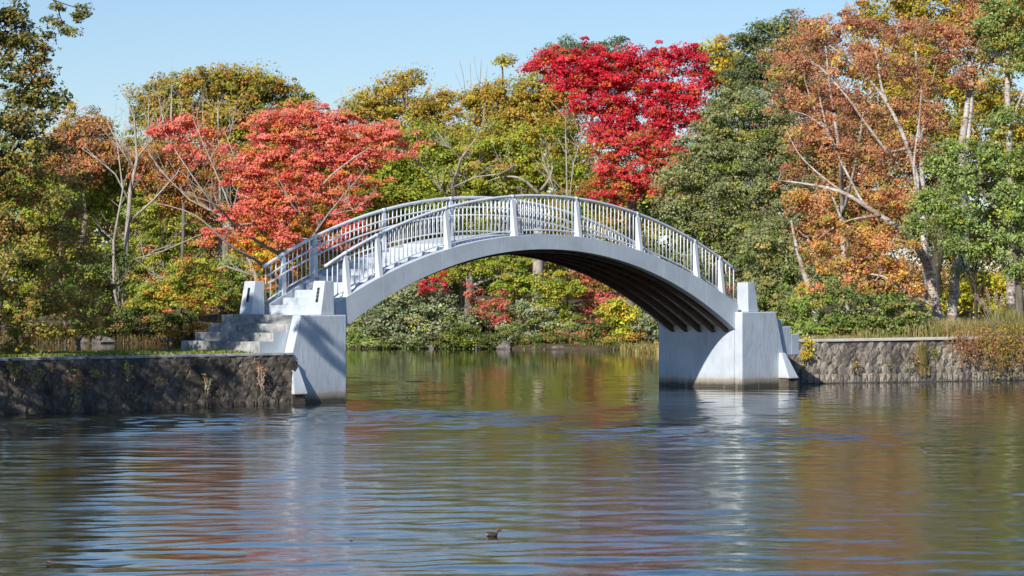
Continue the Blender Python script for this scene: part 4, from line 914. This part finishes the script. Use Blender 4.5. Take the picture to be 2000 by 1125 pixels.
sw = [rel(-12.6, 63, 6.0, 1.6, 1.1), rel(-13.2, 61, 7.6, 1.8, 1.0), rel(-13.3, 65.5, 5.0, 1.6, 1.1), rel(-13.0, 64.5, 3.8, 1.3, 1.0), rel(-14.8, 61.5, 5.0, 2.0, 1.2)]
tree('oak_tree', 'dark leaved oak just beyond the left edge that shades the stone wall', Vector((-16.6, 65.6, 1.2)), [(a, b, c, d, 0) for a, b, c, d in sw], 'neardark', Y=63.5, tr=.28, leaf=.12, clump=.42, cover=.6, group=LG, bark=BARKDARK, gap=.1, mixpal=('nearmix', .3), shell=.35)
for lab, base, Y, bl, pal, mp in [
    ('olive and brown tree hanging over the far left end of the stone wall', (-12.2, 72.5, 1.2), 72, [(20,320,60,36),(70,330,50,30),(30,380,60,36),(90,390,50,34),(10,440,60,36),(60,450,50,34),(110,450,36,26),(-20,350,60,60),(40,262,60,26),(100,285,40,20),(20,240,50,24)], 'nearmix', ('neardark', .4)),
    ('dull brown twiggy bush low at the left edge above the wall', (-11.6, 71.8, 1.2), 71.5, [(20,510,60,34),(70,520,50,30),(10,570,60,34),(60,580,60,34),(20,630,60,34),(80,640,50,30),(30,680,45,22),(110,600,40,30),(5,710,40,20)], 'nearmix', ('neardark', .5)),
    ('dark green and russet bush on the causeway left of the bare tree', (-10.6, 75.0, 1.2), 75, [(140,420,40,30),(130,470,44,30),(170,500,40,28),(120,530,50,32),(180,560,46,26),(130,590,50,30),(180,620,44,26),(130,650,44,22),(220,600,26,18),(150,355,34,26)], 'nearmix', ('rust', .3))]:
    tree('shrub', lab, Vector(base), bl, pal, Y=Y, tr=.08, leaf=.085, clump=.28, cover=.95, group=LG, cat='bush', mixpal=mp, gap=.15, bark=BARK, shell=.35)
tree('oak_branch', 'thin twig with a few dark leaves hanging into the sky at the top left corner', Vector((-12.3, 66.5, 9.8)),
     [(115,12,14,10),(165,14,14,8),(150,32,14,7),(140,62,10,5),(120,42,14,10),(95,40,12,10),(130,60,14,6),(160,30,10,6)], 'neardark', Y=66.5, tr=.03, leaf=.07, clump=.16, cover=.7, group=LG, cat='branch', bark=BARKDARK, twig=.006, nosub=True,
     trunk_name='twigs', crown_name='foliage', stems=[[(-60,-60,0,.035),(40,-30,0,.03),(105,0,0,.02),(118,35,0,.012),(135,60,0,.006)],[(105,0,0,.014),(140,12,0,.01),(172,15,0,.005)]])
# ------------------------------------------------------------ grass, weeds, rocks
def blades(name, label, pts, hgt, cols, parent=None, lean=.25, wid=.012, kind='stuff', group=None, cat=None):
    """thin bent blades: pts (n,3) world"""
    P = np.array(pts); n = len(P); o0 = P.mean(0)
    h = (hgt*R.uniform(.5, 1.25, n))[:, None]; a = R.uniform(0, 6.283, n); d = np.stack([np.cos(a), np.sin(a), np.zeros(n)], 1)
    s = np.stack([-np.sin(a), np.cos(a), np.zeros(n)], 1)*wid*R.uniform(.7, 1.4, (n, 1))
    ln = R.uniform(.3, 1.4, (n, 1))*lean*h; zz = np.array([0, 0, 1.0])
    m1 = P+zz*h*.55+d*ln*.3; t = P+zz*h+d*ln
    co = np.stack([P-s, P+s, m1+s*.8, m1-s*.8, t], 1)-o0
    co = np.concatenate([co, (t-o0)[:, None]+s[:, None]*.15], 1).reshape(-1, 3).astype('f4')
    k = np.arange(n)*6
    q = np.stack([k, k+1, k+2, k+3, k+3, k+2, k+5, k+4], 1).reshape(-1)
    me = quadmesh(name, co, q); c = np.array([x for x in cols])[R.integers(0, len(cols), n)]*R.uniform(.7, 1.25, (n, 1))
    ca = me.color_attributes.new('Col', 'FLOAT_COLOR', 'POINT')
    ca.data.foreach_set('color', np.concatenate([np.repeat(c, 6, 0), np.ones((6*n, 1))], 1).astype('f4').reshape(-1)); me.materials.append(LEAF)
    o = bpy.data.objects.new(name, me); COL.objects.link(o)
    if parent: o.parent = parent; o.location = Vector(o0)-WP(parent)
    else: o.location = o0
    tag(o, label, cat, group, kind); return o
def scatter_right(n, x0, x1, d0, d1, dens=None):
    x = R.uniform(x0, x1, n); d = d0+(d1-d0)*R.random(n)**1.4; y = wall_y(x)+d; z = bank_h(x, y)-.02
    k = wav(x, y, 2.2) > R.uniform(-1.1, .5, n); return np.stack([x, y, z], 1)[k]
DRY = [(.46, .36, .15), (.38, .33, .10), (.55, .44, .22), (.26, .30, .07), (.34, .22, .10)]
GRN = [(.20, .26, .05), (.30, .34, .07), (.40, .38, .10), (.14, .20, .04)]
blades('tall_grass', 'dry and green grass growing along the right bank', scatter_right(9000, 10.5, 24, .55, 7), .34, DRY+GRN, cat='grass')
blades('tall_grass', 'long reedy green grass at the right edge of the bank', scatter_right(9000, 15.4, 21, -.1, 5), .80, GRN+DRY[:3], lean=.4, cat='grass')
blades('tall_grass', 'straw coloured tussocks at the birch feet', scatter_right(2600, 12.2, 16.0, .6, 2.2), .60, DRY[:3], lean=.4, cat='grass')
x = R.uniform(-13, -1.5, 15000)*1.0; w_ = R.uniform(.35, 3.7, 15000)
cp = np.stack([P0.x+B.x*x+Wd.x*w_, P0.y+B.y*x+Wd.y*w_, np.full(len(x), 1.25)], 1)[x < -2.8]
blades('lawn_grass', 'short grass on top of the left causeway', cp, .07, GRN+[(.34, .36, .08)], lean=.5, wid=.02, cat='grass')
xx = R.uniform(-9, 13, 5000); yy2 = far_shore(xx)+R.uniform(-.5, 3.5, 5000); zz2 = ground_h(xx, yy2); kk = zz2 > -.05
blades('shore_grass', 'green and tawny grass along the far shore', np.stack([xx, yy2, zz2], 1)[kk & (wav(xx, yy2, 1.7) > .35)], .20, [(.16,.19,.05),(.24,.22,.07),(.12,.15,.04)], lean=.5, wid=.03, cat='grass')
xx = R.uniform(5.2, 9.5, 2600); yy2 = R.uniform(139, 148, 2600); zz2 = np.maximum(ground_h(xx, yy2), 0)
blades('shore_grass', 'tawny reeds on the shore beside the right end of the arch', np.stack([xx, yy2, zz2], 1)[wav(xx, yy2, 1.3) > .1], .32, DRY+[(.5, .4, .1)], lean=.5, wid=.03, cat='grass')
xx = R.uniform(-31, -12, 5000); yy2 = far_shore(xx)+R.uniform(0, 5, 5000); zz2 = ground_h(xx, yy2)
blades('leaf_litter_grass', 'brown dry undergrowth along the left far shore', np.stack([xx, yy2, zz2], 1), .35, [(.20, .13, .06), (.28, .18, .08), (.13, .15, .04)], lean=.6, wid=.04, cat='grass')

def leafy(name, label, pts, size, pal, cat, group=None, stems=None, up=.3, kind=None, smat=BARK):
    """small plant on the wall: stems + leaves"""
    P = np.array(pts); o0 = P.mean(0); root = empty(name, o0, label, cat, group)
    nn = R.normal(size=P.shape)*.7+np.array([-.2, -.8, up]); nn /= np.linalg.norm(nn, axis=1)[:, None]
    me = leaves_mesh(P-o0, nn, np.full(len(P), size), np.clip(palette(pal, len(P))*R.uniform(.75, 1.25, (len(P), 1)), 0, .9)); me.name = 'foliage'
    o = bpy.data.objects.new('foliage', me); COL.objects.link(o); o.parent = root
    if stems:
        m = MB()
        for s in stems: m.tube([tuple(q) for q in s], [.012]+[.008]*(len(s)-2)+[.003], 4, False)
        m.build('stems', smat, root)
    return root
def wallplant(name, label, Pf, s, z0, z1, spread, n, size, pal, group, nst=5, smat=BARK):
    base = np.array(Pf(s, z0, .10)); pts = []; st = []
    for k in range(nst):
        e = np.array(Pf(s+R.normal()*spread, z1+R.normal()*.06, .16+R.random()*.12)); p = bez(base+R.normal(size=3)*.03, e, (0, 0, .12), 6, .06); st.append(p)
        j = R.integers(1, 6, n//nst); pts.append(p[j]+R.normal(size=(len(j), 3))*np.array([.07, .07, .06]))
    return leafy(name, label, np.concatenate(pts), size, pal, 'plant', group, st, smat=smat)
WG = 'weeds rooted in the stone walls'
wallplant('wall_weed', 'golden yellow leaved creeper on the wall beside the right abutment', RP, 1.15, .75, 1.35, .10, 130, .075, 'brightyellow', WG, 5)
wallplant('wall_weed', 'lower golden creeper tuft on the right wall near the abutment', RP, .95, .68, .95, .10, 90, .075, 'brightyellow', WG, 4)
for s, z, pal, lab, n in [(2.75,.45,'gold','small orange and yellow weed low on the right wall, nearest the abutment',40),(4.05,.45,'yellowgreen','smallest lime green weed in the middle of the right wall',16),
                     (5.0,.62,'rust','rusty hanging weed right of the middle of the right wall',60),(4.75,.40,'yellowgreen','pale green tuft under the rusty weed on the right wall',18),(5.7,.85,'yellowgreen','tuft with yellow green leaves above the straw grass on the right wall',60)]:
    wallplant('wall_weed', lab, RP, s, z-.05, z+.16, .09, n, .06, pal, WG, 4)
def lps(px):   # distance along the left wall from an image column, at mid height
    best = min((abs(1000+LP(s, .6).x/LP(s, .6).y*6000-px), s) for s in [i*.05 for i in range(300)]); return best[1]
for px, z, dz, pal, lab, n, sp in [(247,.75,.30,'brightyellow','yellow leaved sprig high on the left wall below the grass',50,.05),(135,.45,.45,'rust','reddish brown dead fern on the left wall',130,.16),(500,.45,.5,'rust','red and green weed on the left wall near the abutment',70,.12),
                     (300,.55,.2,'gold','small tuft with orange leaves left of centre on the left wall',30,.08),(395,.4,.3,'nearmix','dull green weed in the middle of the left wall',50,.12),(135,.12,.15,'yellowgreen','bright green tuft at the foot of the left wall',40,.06),(180,.8,.15,'gold','small yellow sprig under the coping of the left wall',20,.05),
                     (250,.25,.15,'darkgreen','dark green tuft low on the left wall',40,.08),(60,.6,.4,'nearmix','dark trailing weed at the left edge of the wall',120,.25),(20,.75,.4,'nearmix','thick trailing creeper at the far left end of the wall',160,.3)]:
    wallplant('wall_weed', lab, LP, lps(px), z, z+dz, sp, n, .06, pal, WG, 6, smat=BARKPALE)
# straw tussock and brambles over the right wall
gp = np.array([np.array(RP(5.25+R.normal()*.07, .15+R.random()*.8, .12)) for _ in range(420)])
blades('straw_tussock', 'pale straw grass hanging down the middle of the right wall', gp, .35, DRY[:3]+[(.5, .42, .2)], lean=.6, wid=.010, kind='', cat='plant', group=WG)
def bramble(lab, s0, s1, z0, z1, n, pal, mix, out=.35):
    pts = []; st = []
    for k in range(n):
        s = R.uniform(s0, s1); zt = R.uniform(z0, z1); a = np.array(RP(s, max(zt, .9)+.3, .05)); e = np.array(RP(s+R.normal()*.35, zt-.1, .15+R.random()*out)); p = bez(a, e, (0, -.25, .25), 7, .05); st.append(p)
        j = R.integers(1, 7, 34); pts.append(p[j]+R.normal(size=(len(j), 3))*.10)
    return leafy('bramble', lab, np.concatenate(pts), .055, pal, 'bush', 'brambles over the right wall', st, smat=BARK)
bramble('reddish bramble thicket tumbling over the right part of the wall', 6.3, 8.2, .5, 1.3, 55, 'rust', None)
bramble('yellow green bramble mass covering the right end of the wall', 7.4, 9.8, .2, 1.45, 90, 'gold', None, .5)
bramble('pinkish brown brambles spilling to the water at the far right edge', 8.6, 12, .1, 1.3, 120, 'rust', None, .6)
# pampas plumes
for i, (px, py, hh, lean) in enumerate([(1913,588,.75,-.35),(1930,578,.85,-.25),(1945,583,.8,-.1),(1925,600,.6,-.45),(1955,590,.7,.05)]):
    if i == 0:
        b0 = rb(1945, 96.2); pg = empty('pampas_grass', b0, 'clump of pampas grass with pale nodding plumes near the right edge', 'grass clump')
        blades('leaves', None, np.array(b0)+R.normal(size=(260, 3))*np.array([.22, .22, 0]), .55, DRY, parent=pg, lean=.8, wid=.012, kind='')
    e = np.array(at(px, py, 96)); a = np.array(b0); m = MB()
    p = bez(a, e, (0, 0, .12), 7, .01); m.tube([tuple(q) for q in p], [.008]*6+[.004], 4, False); m.build('stem', BARKPALE, pg)
    d = (p[-1]-p[-2])/np.linalg.norm(p[-1]-p[-2])
    n = 260; t = R.random(n); pp = p[-1]+d*(t[:, None]*.38-.1)+R.normal(size=(n, 3))*(.035*(1.1-t))[:, None]
    nn = R.normal(size=(n, 3)); nn /= np.linalg.norm(nn, axis=1)[:, None]
    me = leaves_mesh(pp-np.array(b0), nn, np.full(n, .06), np.array([(.62, .46, .36)])*R.uniform(.75, 1.15, (n, 1)), .4); o = bpy.data.objects.new('plume', me); COL.objects.link(o); o.parent = pg
# boulders along the far shore
def rock_mesh(seed):
    import bmesh
    bm = bmesh.new(); bmesh.ops.create_icosphere(bm, subdivisions=2, radius=1); r = random.Random(seed)
    ph = [r.uniform(0, 6) for _ in range(6)]
    for v in bm.verts:
        c = v.co; f = 1+.18*math.sin(c.x*3+ph[0])+.15*math.sin(c.y*4+ph[1])+.14*math.sin(c.z*3.4+ph[2])+.08*math.sin(c.x*8+c.y*7+ph[3])
        v.co = Vector((c.x*f, c.y*f*.8, c.z*f*.62))
    me = bpy.data.meshes.new('rock'); bm.to_mesh(me); bm.free(); me.materials.append(ROCK); return me
RM = [rock_mesh(i) for i in range(5)]
rocks = [(850,.55,'largest grey rock on the shore under the left of the arch'),(872,.4,'grey rock against the largest shore rock'),(835,.3,'small rock left of the largest shore rock'),(935,.35,'rock below the pale trunk at the water'),(985,.45,'dark rounded rock under the middle of the arch'),
        (1090,.3,'low brown rock on the shore under the arch'),(330,.45,'grey boulder on the left far shore behind the causeway'),(205,.6,'big pale boulder on the shore below the bare tree'),(165,.4,'boulder at the far left shore'),(445,.5,'boulder seen just left of the left pillars')]
for i, (px, s, lab) in enumerate(rocks):
    Y = 150.5
    for _ in range(12): Y = float(far_shore((px-1000)/6000*Y))+.3
    x_ = (px-1000)/6000*Y
    while float(ground_h(np.array([[x_]]), np.array([[Y]]))[0, 0]) < -.02 and Y < 175: Y += .15; x_ = (px-1000)/6000*Y
    o = bpy.data.objects.new('rock', RM[i % 5]); COL.objects.link(o); o.location = (x_, Y, .08); o.scale = (s, s, s); o.rotation_euler = (0, 0, i*1.3)
    tag(o, lab, 'rock', 'rocks along the far shore')

blades('short_grass', 'low tawny grass tufts just behind the right coping', scatter_right(3500, 7.9, 12.5, .55, 2.0), .16, DRY, cat='grass')
# ------------------------------------------------------------ grebe and floating leaves
FE = simple('brown_feathers', (.022, .018, .014), (.09, .065, .04), 60, rough=.8, bs=.2)
FH = simple('chestnut_feathers', (.10, .05, .028), (.20, .10, .05), 80, rough=.8, bs=.1)
FB = simple('buff_feathers', (.22, .16, .10), (.36, .27, .18), 90, rough=.8, bs=.1)
BK = simple('dark_bill', (.02, .018, .015), (.05, .045, .04), 20, rough=.4, bs=0)
Yd = 6000*CAMH/(1046-572.); dx = (963-1000)/6000*Yd
dk = empty('water_bird', (dx, Yd, 0), 'small dark brown grebe with chestnut head swimming in the foreground', 'bird')
def loft(rings, n=12):
    m = MB(); v = []; f = []
    for (x, z, ry, rz) in rings:
        for j in range(n):
            a = 2*math.pi*j/n; v.append((dx+x, Yd+ry*math.cos(a), z+rz*math.sin(a)))
    for i in range(len(rings)-1):
        for j in range(n): f.append((i*n+j, i*n+(j+1) % n, (i+1)*n+(j+1) % n, (i+1)*n+j))
    f.append(tuple(range(n))[::-1]); f.append(tuple(range(len(v)-n, len(v)))); m.add(v, f); return m
m = loft([(-.098, .030, .008, .010), (-.088, .030, .030, .028), (-.06, .022, .048, .040), (-.02, .015, .056, .042), (.02, .012, .052, .038), (.05, .016, .038, .034), (.064, .034, .026, .026), (.066, .056, .020, .020), (.070, .072, .024, .022), (.082, .078, .026, .024), (.098, .076, .020, .018), (.110, .072, .007, .007), (.114, .071, .003, .003)], 14)
b_ = m.build('body', FE, dk, smooth=True)
m = loft([(.050, .072, .006, .006), (.056, .076, .022, .020), (.070, .080, .0285, .0265), (.086, .081, .0275, .025), (.100, .077, .019, .018), (.108, .073, .009, .009)], 12); m.build('head', FH, dk, smooth=True)
m = loft([(.106, .073, .006, .006), (.120, .071, .004, .0045), (.134, .068, .0012, .0015)], 8); m.build('bill', BK, dk, smooth=True)
m = loft([(-.101, .022, .006, .006), (-.094, .022, .028, .020), (-.078, .018, .042, .024), (-.066, .016, .044, .018)], 12); m.build('tail_feathers', FB, dk, smooth=True)
for s in (-1, 1):
    m = MB(); v = []; 
    for (x, z, r) in [(-.085, .034, .006), (-.06, .036, .016), (-.02, .034, .020), (.02, .028, .016), (.045, .024, .006)]:
        for j in range(8):
            a = 2*math.pi*j/8; v.append((dx+x, Yd+s*.044+r*.5*math.cos(a)-s*abs(x+.02)*.16, z+r*math.sin(a)))
    m.add(v, [(i*8+j, i*8+(j+1) % 8, (i+1)*8+(j+1) % 8, (i+1)*8+j) for i in range(4) for j in range(8)]+[tuple(range(8))[::-1], tuple(range(32, 40))]); m.build('wing', FE, dk, smooth=True)
    m = MB(); m.tube([(dx+.094, Yd+s*.0215, .083), (dx+.094, Yd+s*.0262, .083)], .0035, 8); m.build('eye', BK, dk)
def px2w(px, py):
    Y = 6000*CAMH/(py-572.); return (px-1000)/6000*Y, Y
fl = [(88,1102,'orange curled leaf floating near the bottom left corner'),(303,838,'tiny pinkish leaf floating below the left wall'),(793,825,'pale speck of leaf floating right of the left abutment'),(690,1058,'small red leaf floating left of the grebe'),(44,1035,'brown leaf floating at the left edge'),(1190,703,'pale leaf floating far off under the arch'),(1130,1018,'tiny tan leaf floating right of the grebe'),(1943,770,'red leaf floating near the right bank')]
dk.scale = (.78, .78, .78)
for i, (px, py, lab) in enumerate(fl):
    x_, Y = px2w(px, py); s = .045 if i else .07; m = MB(); a0 = i*1.1; k = []
    prof = [(0, .0), (.35, .5), (.75, .35), (1.0, 0), (.75, -.4), (.3, -.5)]
    pts = [(x_+s*(u*math.cos(a0)-v*math.sin(a0)), Y+s*(u*math.sin(a0)+v*math.cos(a0)), .012+.35*s*abs(v)+.1*s*u) for u, v in prof]
    m.add([(x_+s*.5*math.cos(a0), Y+s*.5*math.sin(a0), .010)]+pts, [(0, j+1, (j+1) % 6+1) for j in range(6)])
    o = m.build('floating_leaf', simple('fallen_leaf', (.50, .14, .05), (.66, .26, .12), 40, bs=0) if i == 0 else bpy.data.materials['fallen_leaf'], origin=(x_, Y, 0))
    tag(o, lab, 'leaf', 'fallen leaves floating on the lake')
print('TREES', NTREE)
